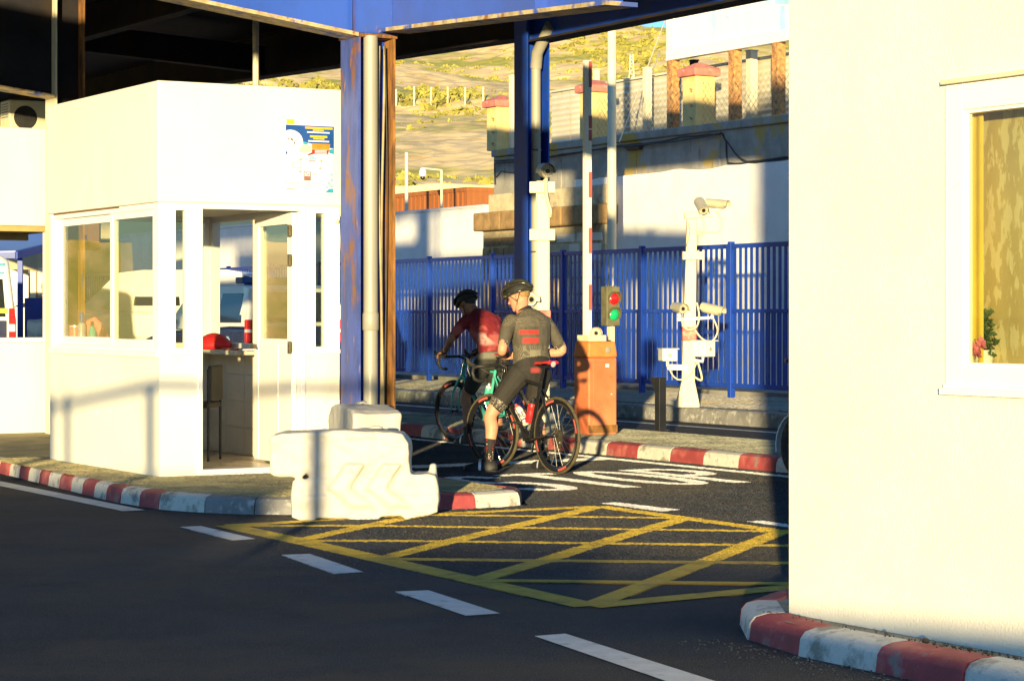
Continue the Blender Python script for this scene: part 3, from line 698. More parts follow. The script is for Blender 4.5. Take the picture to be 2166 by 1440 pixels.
dm = lambda a, c, r: [(a, c-r*.66), (a+r, c), (a, c+r*.66), (a-r, c)]
ppoly('diamond_pattern', [dm(.95, .74, .045), dm(.90, .86, .05), dm(.955, .81, .04), dm(.85, .91, .04), dm(.955, .90, .04)], 'p_pale', .003)
ppoly('corner_pattern', [[(.82, .985), (.90, .93), (.985, .93), (.985, .985)]], 'p_cyan', .0034)

# ---- second white booth with an open window band, behind on the left
bv = 24.55; ua, ub = onu(bv, -330), onu(bv, 116)
b2 = thing('service_booth', 'long cream booth with an open window band behind the guard booth', 'booth', UV(ua, bv, zb), R(30))
z1, z2, z3 = 1.10, 2.36, 3.42
mb = MB(); mb.uvbox(ua, ub, bv, bv+.12, zb, z1); mb.uvbox(ub-.12, ub, bv+.12, bv+1.6, zb, z1); build('low_wall', mb, M['booth'], b2, True)
mb = MB(); mb.uvbox(ua, ub, bv-.03, bv+1.9, z2, z3); build('parapet', mb, M['booth'], b2, True, bevel=.015)
mb = MB(); mb.uvbox(ua, ub, bv-.05, bv+.16, z1, z1+.05); build('sill', mb, M['white_frame'], b2, True, bevel=.006)
mb = MB(); mb.uvbox(ua, ub, bv+.02, bv+1.8, z2-.06, z2-.002); mb.uvbox(ua, ub, bv+.9, bv+.98, z2-.13, z2-.06); build('soffit', mb, M['curtain'], b2, True)
for a in (ua, ub-.10):
    for q in ((bv+.01, bv+.11, z1+.05),):
        mb = MB(); mb.uvbox(a, a+.10, *q, z2-.06); build('corner_post', mb, M['white_frame'], b2, True)
# air conditioner on its roof
acp = P(58, 268, 27.0); t_ = thing('air_conditioner', 'boxy cream air conditioner on the roof of the service booth', 'air conditioner', (acp.x, acp.y, z3+.02), R(30))
mb = MB(); mb.box(-.27, .27, -.17, .17, .03, .42); build('casing', mb, M['cream_metal'], t_, bevel=.015)
mb = MB(); mb.torus((-.08, -.172, .22), (0, 1, 0), .13, .008, 24, 6)
for k in range(5): mb.torus((-.08, -.174, .22), (0, 1, 0), .025+.022*k, .005, 20, 4)
mb.lathe([(.125, 0), (.125, .002)], (-.08, -.1725, .22), (0, 1, 0), 24)
build('fan_grille', mb, M['black_matte'], t_)
mb = MB()
for k in range(6): mb.box(-.272, -.27, -.12, .12, .22+k*.03, .232+k*.03); mb.box(.16, .25, -.174, -.17, .2+k*.03, .212+k*.03)
build('vent_slats', mb, M['p_grey'], t_)
for x in (-.2, .2):
    mb = MB(); mb.box(x-.03, x+.03, -.17, .17, 0, .03); build('foot', mb, M['black_matte'], t_)
mb = MB(); mb.tube([(.2, -.19, .15), (.24, -.24, .05), (.32, -.25, .02), (.45, -.22, .02)], .015, 8); build('hose', mb, M['black_matte'], t_, smooth=60)

# ---- building on the right
ru = 6.08; rv = onv(ru, 1669)
b3 = thing('office_building', 'tall cream rendered building with a white framed window', 'building', UV(ru, rv, .1), R(30))
wv0 = onv(ru, 2003); wv1 = wv0-1.35
zz0, zz1 = 1.115, 2.30
RT = 7.2
mb = MB()
mb.uvbox(ru, ru+.2, wv0, rv, .09, RT); mb.uvbox(ru, ru+.2, -9, wv1, .09, RT); mb.uvbox(ru, ru+.2, wv1, wv0, .09, zz0); mb.uvbox(ru, ru+.2, wv1, wv0, zz1, RT)
mb.uvbox(ru+.2, 7.9, rv-.2, rv, .09, RT); mb.uvbox(7.7, 7.9, -9, rv-.2, .09, RT); mb.uvbox(ru+.2, 7.7, -9, -8.8, .09, RT); mb.uvbox(ru+.2, 7.7, -8.8, rv-.2, RT-.2, RT)
bw = build('wall', mb, M['render'], b3, True)
mb = MB(); frame(mb, 'u', wv1, wv0, zz0, zz1, ru-.012, ru+.03, .105, wb=.085); wi = build('window', mb, M['white_frame'], b3, True, bevel=.006)
mb = MB(); frame(mb, 'u', wv1+.105, wv0-.105, zz0+.085, zz1-.105, ru-.002, ru+.028, .012); build('bead', mb, M['white_frame'], wi, True)
mb = MB(); mb.uvbox(ru+.010, ru+.016, wv1+.12, wv0-.12, zz0+.10, zz1-.12); build('pane', mb, M['glass'], wi, True)
mb = MB(); mb.uvbox(ru-.035, ru-.0, wv1-.02, wv0+.01, zz0-.03, zz0-.004); mb.uvbox(ru-.022, ru-.0, wv1, wv0, zz0-.004, zz0+.012); build('sill', mb, M['white_frame'], wi, True, bevel=.004)
mb = MB(); mb.uvbox(ru-.03, ru-.002, wv1, wv0+.005, zz1+.003, zz1+.02); build('drip_rail', mb, M['cream_metal'], wi, True)
# patterned curtain inside, gathered in gentle folds
M['damask'] = mat('damask_curtain', (.50, .385, .15), .8, .06, 3, .05, 60, col2=(.66, .55, .28), s2=8, thr=.52, wid=.03, str2=(3, 3, 1))
M['gold'] = mat('gold_curtain', (.78, .56, .07), .75, .1, 4, .05, 60)
mb = MB(); nn = 60; r0 = []; r1 = []; cu_ = ru+.16; va2 = onv(cu_, 2060)
for i in range(nn+1):
    v = va2-i*(1.0/nn)*1.3; u = cu_+.0015*math.sin(i*.9)
    r0.append(UV(u, v, zz0-.1)); r1.append(UV(u, v, zz1+.1))
for i in range(nn): mb.quad(r0[i], r0[i+1], r1[i+1], r1[i])
build('net_curtain', mb, M['damask'], wi, True, smooth=180)
mb = MB(); r0 = []; r1 = []; cu_ = ru+.07; va2, vb2_ = onv(cu_, 2015), onv(cu_, 2080)
for i in range(25):
    v = va2+(vb2_-va2)*i/24; u = cu_+.003*math.sin(i*.8)
    r0.append(UV(u, v, zz0+.0)); r1.append(UV(u, v, zz1+.1))
for i in range(24): mb.quad(r0[i], r0[i+1], r1[i+1], r1[i])
build('side_curtain', mb, M['gold'], wi, True, smooth=180)
mb = MB(); mb.uvbox(ru+.034, ru+.15, wv1, wv0, zz0+.03, zz0+.07); build('inner_sill', mb, M['white_frame'], wi, True)
fl = thing('potted_flowers', 'pink flowers in a white pot behind the window of the office building', 'flowers', UV(ru+.105, onv(ru+.105, 2080), zz0+.071), R(30))
mb = MB(); mb.lathe([(.03, 0), (.045, .07), (.048, .075)], n=16); build('pot', mb, M['cam_white'], fl, smooth=40)
mb = MB(); rg = random.Random(9)
for k in range(240):
    a = rg.uniform(0, 6.28); h = rg.uniform(.05, .235); r = rg.uniform(0, .10)*(1-.4*abs(h-.11)/.1)
    c = Vector((r*math.cos(a)*.35, r*math.sin(a), h)); d1 = Vector((rg.gauss(0, 1), rg.gauss(0, 1), rg.gauss(0, 1))).normalized()*.014; d2 = Vector((rg.gauss(0, 1), rg.gauss(0, 1), rg.gauss(0, 1))).normalized()*.009
    mb.quad(c-d1, c-d2, c+d1, c+d2)
build('leaves', mb, M['leaf'], fl)
for (y, z) in ((-.045, .10), (.01, .085), (.05, .12), (-.02, .065)):
    mb = MB(); rg = random.Random(int(z*1000))
    for k in range(14):
        a = k*2.4; c = Vector((-.05, y+.018*math.cos(a)*(.3+k/14), z+.018*math.sin(a)*(.3+k/14))); d = Vector((rg.uniform(-.5, .5), math.cos(a), math.sin(a)))*.013; e = Vector((.6, -math.sin(a), math.cos(a)))*.009
        mb.quad(c-d, c-e, c+d, c+e)
    build('blossom', mb, M['flower'], fl)
# ================================================================== CANOPY
cl_, cr_, cf0, cf1 = 8.223, 8.555, 16.69, 17.01
cv = (cf0+cf1)/2; cu = (cl_+cr_)/2
cp = thing('roof_canopy', 'rust streaked blue steel canopy roof on columns over the lanes', 'canopy', UV(cu, cv, 0), R(30))
def icol(ul, ur, va, vb, z0, z1, t=.022):
    f1 = MB(); f1.uvbox(ul, ul+t, va, vb, z0, z1)
    f2 = MB(); f2.uvbox(ur-t, ur, va, vb, z0, z1)
    wb_ = MB(); wb_.uvbox(ul+t, ur-t, (va+vb)/2-.008, (va+vb)/2+.008, z0, z1)
    return f1, f2, wb_
ZB1 = 3.62
f1, f2, wb_ = icol(cl_, cr_, cf0, cf1, .10, 6.2)
f1.v = [p for p in f1.v]
c1 = build('column', f1, M['blue_rust'], cp, True); build('flange', f2, M['rust'], c1, True); build('web', wb_, M['blue'], c1, True)
mb = MB(); mb.uvbox(cl_-.06, cr_+.06, cf0-.05, cf1+.05, .118, .14); build('base_plate', mb, M['rust'], c1, True)
mb = MB(); mb.uvbox(cl_-.015, cr_+.015, cf0-.015, cf0+.02, ZB1+.02, 4.86); mb.uvbox(cl_-.012, cr_+.012, cf0-.01, cf1+.01, ZB1-.01, ZB1+.018, 1); build('head_plate', mb, [M['blue_beam'], M['rust']], c1, True)
# second column on the same line further back, and the far column
dv2 = 7.3
f1, f2, wb_ = icol(cl_, cr_, cf0+dv2, cf1+dv2, .10, 6.2)
c2 = build('column', f1, M['pale_post'], cp, True); build('flange', f2, M['rust'], c2, True); build('web', wb_, M['shade_dark_steel'], c2, True)
fu = 15.2; fv = onv(fu, 1125)
f1, f2, wb_ = icol(fu-.17, fu+.17, fv-.16, fv+.16, .0, 5.6)
c3 = build('column', f1, M['blue'], cp, True); build('flange', f2, M['blue'], c3, True); build('web', wb_, M['blue'], c3, True)
mb = MB(); mb.uvbox(fu-.3, fu+.3, fv-.3, fv+.3, .0, .14); build('plinth', mb, M['kerb_grey'], c3, True)
# sloping beams (I sections): web plate, bottom flange, top flange, stiffeners
def beam(name, a, b, hh, m, mf, w=.26, stiff=(), par=None):
    """a,b: bottom centre-line points"""
    a = Vector(a); b = Vector(b); up = Vector((0, 0, hh)); d = (b-a).normalized(); sd = d.cross(Vector((0, 0, 1))).normalized()
    mb = MB(); e = sd*.012
    mb.hexa([a-e, b-e, b+e, a+e, a-e+up, b-e+up, b+e+up, a+e+up], 0)
    e = sd*w/2; tk = Vector((0, 0, .03))
    mb.hexa([a-e-tk, b-e-tk, b+e-tk, a+e-tk, a-e, b-e, b+e, a+e], 1)
    mb.hexa([a-e+up, b-e+up, b+e+up, a+e+up, a-e+up+tk, b-e+up+tk, b+e+up+tk, a+e+up+tk], 1)
    for s_ in stiff:
        p = a+d*s_; e1 = sd*(w/2-.02); e2 = d*.01
        mb.hexa([p-e1-e2, p-e1+e2, p+e1+e2, p+e1-e2, p-e1-e2+up, p-e1+e2+up, p+e1+e2+up, p+e1-e2+up], 0)
    return build(name, mb, [m, mf], par or cp, True)
yb1 = cv-.06
beam('beam', UV(cl_-.01, yb1, ZB1+.02), UV(0.6, yb1, ZB1+.02+.13*(cl_-.6)), 0.85, M['blue_beam'], M['flange'], stiff=(1.9, 4.2))
beam('beam', UV(cr_-.02, cf0-.02, ZB1+.065), UV(cr_-.02, 13.3, ZB1+.065-.05*(cf0-13.3)), 0.85, M['blue_beam'], M['flange'], stiff=(2.4,))
beam('beam', UV(cl_-.01, yb1+dv2, 3.74), UV(0.6, yb1+dv2, 3.74+.12*(cl_-.6)), 1.2, M['shade_dark_steel'], M['flange'])
fz = 4.97
fbA = UV(fu, fv, fz); fbL = UV(fu, fv+34, fz+34*.028); fbR = UV(fu, 9.5, fz+.0*(fv-9.5))
beam('beam', fbA, fbL, .62, M['shade_dark_steel'], M['shade_dark_steel'], w=.3)
beam('beam', fbA-Vector((0, 0, .07)), fbR-Vector((0, 0, .07)), .62, M['blue'], M['shade_dark_steel'], w=.3)
# dark longitudinal beam between the first two columns and cross members
beam('cross_beam', UV(cu+3.4, cf1, 5.35), UV(cu+3.4, 45, 5.6), .45, M['shade_dark_steel'], M['shade_dark_steel'], w=.2)
for v in (24.1, 34):
    beam('cross_beam', UV(cu+.2, v, 5.62), UV(fu-.1, v, 5.25), .35, M['shade_dark_steel'], M['shade_dark_steel'], w=.2)
# roof sheet with an edge fascia
mb = MB()
rf = lambda u, v: UV(u, v, 6.3-.065*max(0, u-cu))
def roofq(ua_, ub_, va_, vb_):
    q = [rf(ua_, va_), rf(ub_, va_), rf(ub_, vb_), rf(ua_, vb_)]
    mb.hexa(q+[p+Vector((0, 0, .08)) for p in q])
roofq(cu-.1, fu+.8, 8.6, 52); roofq(-2, cu-.1, cf0-.3, 52)
build('roof_deck', mb, M['shade_dark_steel'], cp, True)
mb = MB(); mb.uvbox(cu-.16, cu-.1, 8.6, cf0-.3, 6.15, 6.75); mb.uvbox(-2, cu-.16, cf0-.36, cf0-.3, 6.15, 6.75); build('fascia', mb, M['blue_beam'], cp, True)
# pale hanger post under the roof (seen above the guard booth)
hp_ = P(541, 60, 33.0); mb = MB(); mb.tube([(hp_.x, hp_.y, .0), (hp_.x, hp_.y, 6.0)], .045, 8); mb.box(hp_.x-.012, hp_.x+.012, hp_.y-.052, hp_.y-.04, 3.2, 6)
build('slim_post', mb, M['pale_post'], cp, True, smooth=50)
# drain pipes and cables
def dpipe(pu, pv_, zt_, r, z0=.12, sock=()):
    p = UV(pu, pv_); mb = MB(); mb.tube([(p.x, p.y, z0), (p.x, p.y, zt_)], r, 18)
    for s_ in sock: mb.lathe([(r, 0), (r*1.13, .01), (r*1.13, .13), (r, .15)], (p.x, p.y, s_), n=18, cap=False)
    o = thing('drain_pipe', '', 'pipe', (p.x, p.y, z0)); build('pipe', mb, M['pvc'], o, True, smooth=45); return o
o = dpipe(onu(16.70, 784), 16.70, ZB1+.0, .058, sock=(1.27,)); o['label'] = 'grey plastic drain pipe standing in the rusty near column'
o = dpipe(fu-.01, fv-.12, 4.6, .062); o['label'] = 'grey drain pipe clipped to the far blue column'
pp_ = UV(fu-.01, fv-.12); mb = MB(); mb.tube([(pp_.x, pp_.y, 4.55), (pp_.x+.02, pp_.y-.05, 4.75), (pp_.x+.18, pp_.y-.35, 5.05)], .075, 14); build('elbow', mb, M['pvc'], o, True, smooth=60)
mb = MB()
for z in (2.2, 3.5): mb.torus((pp_.x, pp_.y, z), (0, 0, 1), .068, .009, 20, 5)
build('clip', mb, M['steel'], o, True)
ct = thing('cable_bundle', 'loose tan and black cables running down the rusty near column', 'cables', UV(8.47, 16.73, .2))
for k, (ua_, am) in enumerate(((onu(16.72, 805), .012), (onu(16.72, 811), .016), (onu(16.72, 817), .02))):
    mb = MB(); pts = [UV(ua_+am*math.sin(z*1.7+k*2), 16.73+.01*math.cos(z*2+k), z) for z in [.15+.2*i for i in range(18)]]
    mb.tube(pts, .011 if k < 2 else .007, 6); build('cable', mb, M['tan_cable' if k < 2 else 'cable'], ct, True, smooth=70)

# ================================================================== BLUE FENCE
FU = 20.0
fa = (onv(20.35, 60), 20.35); fb = (onv(19.55, 1760), 19.55)
PA = UV(fa[1], fa[0]); PB = UV(fb[1], fb[0])
L_ = (PB-PA).length; npan = int(round(L_/2.45)); dd = (PB-PA)/npan
ang = math.atan2(dd.y, dd.x); pl = dd.length
# build one panel in local axes (x along the fence)
def fence_panel():
    t_ = thing('blue_railing', 'x', 'fence', (0, 0, 0), 0, 'blue railing panels along the far pavement')
    mb = MB()
    mb.box(0.03, pl-.03, -.022, .022, 2.17, 2.235); mb.box(.03, pl-.03, -.02, .02, 1.24, 1.295); mb.box(.03, pl-.03, -.022, .022, .16, .225)
    build('rail', mb, M['blue'], t_, bevel=.004, seg=1)
    mb = MB(); nb = 17
    for i in range(nb):
        x = .03+(pl-.06)*(i+.5)/nb; mb.box(x-.029, x+.029, -.007, .007, .20, 2.18)
    build('upright_bars', mb, M['blue'], t_)
    mb = MB()
    for i in range(nb-1):
        x = .03+(pl-.06)*(i+1)/nb; mb.box(x-.013, x+.013, .008, .02, .20, 1.25)
    build('infill_bars', mb, M['blue'], t_)
    mb = MB(); mb.box(-.04, .04, -.04, .04, 0, 2.27); build('post', mb, M['blue'], t_, bevel=.005, seg=1)
    return t_
fp0 = fence_panel()
vis_lab = {}
for i in range(npan):
    o = fp0 if i == 0 else copy_tree(fp0)
    o.location = PA+dd*i+Vector((0, 0, .182)); o.rotation_euler = (0, 0, ang)
    mid = PA+dd*(i+.5); px = CX+F*mid.x/mid.y; o['px'] = 0; del o['px']
    n_ = i-4
    if px < 460: lb = 'blue railing panel glimpsed beyond the guard booth windows'
    elif px < 560: lb = 'blue railing panel seen through the open booth doorway'
    elif px < 830: lb = 'blue railing panel screened by the guard booth and the near column'
    elif px < 900: lb = 'blue railing panel right beside the near rusty column'
    elif px < 960: lb = 'blue railing panel above the maroon rider on the left'
    elif px < 1060: lb = 'blue railing panel between the two riders and the far column'
    elif px < 1170: lb = 'blue railing panel behind the far column and the white camera post'
    elif px < 1290: lb = 'blue railing panel behind the red and white barrier arm'
    elif px < 1420: lb = 'blue railing panel right of the red and green signal'
    elif px < 1560: lb = 'blue railing panel behind the post with six cameras'
    else: lb = 'blue railing panel beside the cream office building edge'
    o['label'] = lb
# ================================================================== WALLS BEHIND
WU = 22.6
def Zat(px, py, u): v = onv(u, px); Y = S30*u+C30*v; return H-(py-HZ)/F*Y
va_, vb_ = onv(WU, 1215), onv(WU, 1850)
wt = 3.88
t_ = thing('white_wall', 'whitewashed wall behind the railing below the concrete ledge', 'wall', UV(WU, va_, 0), R(30))
mb = MB(); n = 40; r0, r1, r2, r3 = [], [], [], []; rg = random.Random(2)
for i in range(n+1):
    v = va_+(vb_-va_)*i/n; z = wt+.03*mnoise.noise(Vector((v*1.3, 0, 0)))+.015*rg.uniform(-1, 1)
    r0.append(UV(WU, v, 0)); r1.append(UV(WU, v, z)); r2.append(UV(WU+.25, v, z)); r3.append(UV(WU+.25, v, 0))
for i in range(n):
    mb.quad(r0[i], r0[i+1], r1[i+1], r1[i]); mb.quad(r1[i], r1[i+1], r2[i+1], r2[i]); mb.quad(r2[i], r2[i+1], r3[i+1], r3[i])
mb.quad(r0[0], r1[0], r2[0], r3[0]); mb.quad(r0[-1], r1[-1], r2[-1], r3[-1])
build('wall_body', mb, M['white_wall'], t_, True)
# stained concrete wall above / behind
CU = 22.87; ca, cb = onv(CU, 1044), onv(CU, 1850)
t_ = thing('concrete_wall', 'stained grey concrete retaining wall carrying yellow piers', 'wall', UV(CU, ca, 0), R(30))
mb = MB(); v = ca; k = 0
while v > cb:
    v2 = max(cb, v-2.6); mb.uvbox(CU+.004*(k % 2), CU+.5, v2+.008, v, 0, 4.52); v = v2; k += 1
build('wall_body', mb, M['concrete'], t_, True, bevel=.012, seg=1)
mb = MB(); mb.uvbox(CU-.05, CU+.55, cb, ca+.02, 4.52, 4.66); build('coping', mb, M['concrete'], t_, True, bevel=.02)
# cables slung along it
t_ = thing('slung_cables', 'black cables slung along the concrete retaining wall', 'cables', UV(CU, ca, 3.5))
def wl(pts, r=.018, u=None):
    uu = u or CU-.06
    mb = MB(); q = []
    for i in range(len(pts)-1):
        for k in range(6):
            s_ = k/6; px = pts[i][0]+(pts[i+1][0]-pts[i][0])*s_; py = pts[i][1]+(pts[i+1][1]-pts[i][1])*s_+1.2*math.sin(s_*math.pi)
            q.append(UV(uu, onv(uu, px), Zat(px, py, uu)))
    q.append(UV(uu, onv(uu, pts[-1][0]), Zat(*pts[-1], uu)))
    mb.tube(q, r, 6); build('cable', mb, M['cable'], t_, True, smooth=80)
wl([(1046, 340), (1080, 338), (1120, 336), (1180, 330), (1240, 319), (1310, 308), (1390, 301), (1440, 290), (1500, 284), (1528, 283), (1536, 300), (1537, 330), (1540, 345), (1570, 346), (1620, 340), (1690, 330)])
wl([(1048, 345), (1100, 341), (1190, 326), (1280, 313), (1390, 303), (1450, 296), (1525, 281), (1545, 310), (1560, 330), (1580, 342), (1660, 332), (1700, 330)], .014, CU-.09)
wl([(1046, 345), (1047, 390)], .016); wl([(1048, 375), (1060, 362), (1090, 365)], .010)
jb = UV(CU-.03, onv(CU, 1346), Zat(1346, 311, CU)); o = thing('junction_box', 'black junction box hanging on the concrete wall cables', 'junction box', jb, R(-60))
mb = MB(); mb.box(-.22, .22, -.05, .03, -.06, .06); build('body', mb, M['black_matte'], o, bevel=.02)
mb = MB(); mb.tube([(-.34, -.02, .03), (-.22, -.02, .0)], .02, 6); mb.tube([(.22, -.02, 0), (.34, -.02, .02)], .02, 6); build('gland', mb, M['cable'], o)
# yellow piers with red caps
def pier(px, top, lab, wpx):
    v = onv(CU+.18, px); s_ = .41
    o = thing('gate_pier', lab, 'pier', UV(CU+.2, v, 4.66), R(30), 'yellow piers along the concrete wall'); hgt = 5.52-4.66
    mb = MB(); mb.box(-s_/2, s_/2, -s_/2, s_/2, 0, hgt); build('shaft', mb, M['pier'], o, bevel=.015)
    mb = MB(); c = s_/2+.07
    mb.hexa([(-c, -c, hgt), (c, -c, hgt), (c, c, hgt), (-c, c, hgt), (-c, -c, hgt+.13), (c, -c, hgt+.13), (c, c, hgt+.13), (-c, c, hgt+.13)])
    mb.hexa([(-c, -c, hgt+.1301), (c, -c, hgt+.1301), (c, c, hgt+.1301), (-c, c, hgt+.1301), (-.05, -.05, hgt+.24), (.05, -.05, hgt+.24), (.05, .05, hgt+.24), (-.05, .05, hgt+.24)])
    build('cap', mb, M['pier_cap'], o, bevel=.01)
    mb = MB()
    for z in (.62, .35, .12): mb.tube([(-s_/2-.005, -.1, z), (-s_/2-.06, -.12, z+.02), (-s_/2-.06, -.16, z-.03)], .012, 5)
    build('hook', mb, M['rust_post'], o)
pier(1057, 195, 'yellow pier with red cap at the left end of the concrete wall', 36)
pier(1256, 165, 'yellow pier with red cap just right of the barrier arm', 40)
pier(1476, 125, 'yellow pier with red cap below the billboard', 45)
# corrugated sheet fence
SU = 24.2; sa, sb = onv(SU, 1166), onv(SU, 1850)
t_ = thing('sheet_fence', 'corrugated grey sheet metal fence on top of the concrete wall', 'fence', UV(SU, sa, 3), R(30))
mb = MB(); z = 3.2; k = 0; pr = []
while z < 5.86:
    pr.append((SU+(.018 if k % 2 else -.018), z)); z += .055; k += 1
nv = 14
for j in range(nv):
    a = sa+(sb-sa)*j/nv; c = sa+(sb-sa)*(j+1)/nv+.004; off = .006*(j % 2)
    for i in range(len(pr)-1):
        mb.quad(UV(pr[i][0]+off, a, pr[i][1]), UV(pr[i][0]+off, c, pr[i][1]), UV(pr[i+1][0]+off, c, pr[i+1][1]), UV(pr[i+1][0]+off, a, pr[i+1][1]))
build('sheets', mb, M['zinc'], t_, True)
mb = MB(); mb.uvbox(SU-.04, SU+.04, sb, sa, 5.86, 5.9); build('top_rail', mb, M['zinc'], t_, True)
# chain link in front, from the second pier
GU = CU+.12; ga, gb = onv(GU, 1270), onv(GU, 1850)
t_ = thing('chain_link', 'chain link mesh strung between the yellow piers', 'fence', UV(GU, ga, 4.6), R(30))
mb = MB(); st = .14; zt_ = 5.42; zb_ = 4.66; hh = zt_-zb_; v = ga+hh
while v > gb:
    for sgn in (1, -1):
        p = UV(GU, v, zb_ if sgn > 0 else zt_); q = UV(GU, v-hh, zt_ if sgn > 0 else zb_); d = (q-p).normalized(); w_ = Vector((0, 0, 1)).cross(d).normalized()*.0; e = Vector((-d.z*C30*0, 0, 0))
        al = Vector((-S30, C30, 0)); nrm = (al*(-d.z)+Vector((0, 0, d.dot(al))))*.0035
        mb.quad(p-nrm, q-nrm, q+nrm, p+nrm)
    v -= st
build('mesh', mb, M['wire'], t_, True)
# slim pale posts, lattice mast, rusty billboard posts, billboard
def post(name, px, u, z0, z1, r, m, lab, cat='post', group=None, round_=False):
    p = UV(u, onv(u, px)); o = thing(name, lab, cat, (p.x, p.y, z0), R(30), group)
    mb = MB()
    if round_: mb.tube([(0, 0, 0), (0, 0, z1-z0)], r, 12)
    else: mb.box(-r, r, -r, r, 0, z1-z0)
    build('shaft', mb, m, o, bevel=0 if round_ else .008, smooth=50 if round_ else None)
    mb = MB(); mb.box(-r*1.15, r*1.15, -r*1.15, r*1.15, z1-z0, z1-z0+.02); build('cap', mb, m, o)
    return o
post('square_post', 1084, CU+.3, 4.66, 6.13, .055, M['pale_post'], 'slim pale post beside the left yellow pier')
post('square_post', 1261, 24.6, 4.2, 6.25, .05, M['pale_post'], 'slim pale post peeping over the middle yellow pier')
post('square_post', 1369, 23.6, 4.3, 5.92, .065, M['pale_post'], 'slim pale post standing in front of the sheet fence')
BU = 23.35
bba, bbb = onv(BU, 1413), onv(BU, 1860)
for px, lab in ((1424, 'rusty billboard post nearest the barrier arm'), (1555, 'rusty billboard post right of the pier under the billboard'), (1647, 'rusty billboard post nearest the office building')):
    o = post('billboard_post', px, BU+.05, 4.6, 6.0, .085, M['rust_post'], lab, 'post', 'rusty posts carrying the billboard')
post('square_post', 1590, BU+.7, 4.4, 6.0, .075, M['pale_post'], 'pale post between two rusty billboard posts')
post('square_post', 1468, BU+.7, 4.4, 6.0, .06, M['shade_dark_steel'], 'dark billboard strut behind the yellow pier under the billboard')
t_ = thing('billboard', 'large white billboard with faded pale blue streaks', 'billboard', UV(BU, bba, 5.94), R(30))
mb = MB(); mb.uvbox(BU-.05, BU+.1, bbb, bba, 5.94, 6.13); mb.uvbox(BU-.04, BU+.09, bba-.21, bba, 6.131, 8.6); mb.uvbox(BU-.04, BU+.09, bbb, bba, 8.605, 8.75); build('frame', mb, M['white_frame'], t_, True, bevel=.01)
M['board_blue'] = mat('faded_blue_print', (.36, .66, .80), .5, .15, 3, col2=(.8, .82, .82), s2=2.5, thr=.55, wid=.1)
mb = MB(); mb.uvbox(BU, BU+.06, bbb, bba-.22, 6.14, 8.6)
for (x0, y0, x1, y1) in ((1536, -20, 1541, 40), (1650, 12, 1660, 68), (1640, -30, 1672, 10), (1620, -30, 1630, 5)):
    q = [(x0, y0), (x1, y0), (x1+3, y1), (x0-2, y1)]
    uu = BU-.004; mb.poly([UV(uu, onv(uu, a), Zat(a, c, uu)) for a, c in q], 1)
build('panel', mb, [M['board'], M['board_blue']], t_, True)
# lattice mast far on the hill
mp = hill_hit(1336, 168); s_ = mp.y/F
o = thing('lattice_mast', 'tiny white lattice mast on the green slope', 'mast', mp)
mb = MB(); hh = 52*s_; w_ = 5*s_
for sx in (-1, 1): mb.tube([(sx*w_, 0, 0), (sx*w_*.6, 0, hh)], .9*s_, 5)
build('leg', mb, M['cam_white'], o)
mb = MB()
for k in range(7):
    za, zb2 = hh*k/7, hh*(k+1)/7; sg = 1 if k % 2 else -1
    mb.tube([(sg*w_*.9, 0, za), (-sg*w_*.9, 0, zb2)], .6*s_, 4)
build('bracing', mb, M['cam_white'], o)
# street lamp post standing just behind the railing
lp = UV(21.2, onv(21.2, 1294)); o = thing('lamp_post', 'tall pale lamp post rising behind the signal light', 'lamp post', (lp.x, lp.y, .18))
mb = MB(); mb.tube([(0, 0, 0), (0, 0, 7.4)], [.085, .07], 14); build('pole', mb, M['pale_post'], o, smooth=60)
mb = MB(); mb.tube([(0, 0, 7.4), (.2, .1, 7.6), (.9, .5, 7.8)], .04, 8); build('arm', mb, M['pale_post'], o, smooth=60)
mb = MB(); mb.ell((1.2, .68, 7.8), .35, .14, .07); build('lamp_head', mb, M['cam_grey'], o, smooth=60)
mb = MB(); mb.box(-.16, .16, -.16, .16, 0, .03); build('base_plate', mb, M['pale_post'], o)
# thin pole wires near the billboard
t_ = thing('guy_wire', 'thin pale guy wires leaning past the billboard edge', 'wire', P(1330, 300, 45))
for a, c in (((1412, 30), (1310, 300)), ((1395, 110), (1345, 250))):
    mb = MB(); mb.tube([P(*a, 46), P(*c, 41.5)], .012, 5); build('wire', mb, M['pale_post'], t_, True)
# stone gate pillar with brown cap at the left end of the white wall
PU = 22.35; sa_, sb_ = onv(PU, 1022), onv(PU, 1279)
zc0, zc1 = 3.02, 3.38
t_ = thing('stone_pillar', 'ochre rubble stone wall end with flat brown capstones', 'wall', UV(PU, sa_, 0), R(30))
M['mortar'] = mat('pale_mortar', (.52, .44, .28), .95, .15, 6, .5, 30, col2=(.20, .16, .11), s2=1.6, thr=.62, wid=.1)
mb = MB(); mb.uvbox(PU, PU+.2, sb_, sa_, 0, zc0); build('mortar', mb, M['mortar'], t_, True)
for m_ in range(3): pass
M['stone_a'] = mat('brown_stone', (.30, .19, .08), .9, .25, 5, .5, 25)
M['stone_b'] = mat('pale_stone_block', (.66, .62, .52), .9, .08, 3, .3, 25)
mb = MB(); rg = random.Random(8); z = .1
while z < zc0-.12:
    hh = rg.uniform(.16, .38); hh = min(hh, zc0-.02-z); v = sb_+.05
    while v < sa_-.1:
        ww = rg.uniform(.25, .7); ww = min(ww, sa_-.03-v)
        if ww > .08 and rg.random() < .9:
            j = lambda: rg.uniform(-.03, .03)
            pale = v < sb_+1.5
            q = [(v+.03+j(), z+.025), (v+ww-.03+j(), z+.025+j()*.5), (v+ww-.03+j(), z+hh-.02), (v+.03+j(), z+hh-.02+j()*.5)]
            dpt = rg.uniform(.01, .045)
            mb.prism([UV(PU-.001, a, c) for a, c in q], UV(-dpt, 0), (2 if pale else rg.choice([0, 0, 1, 1, 1])))
        v += ww
    z += hh
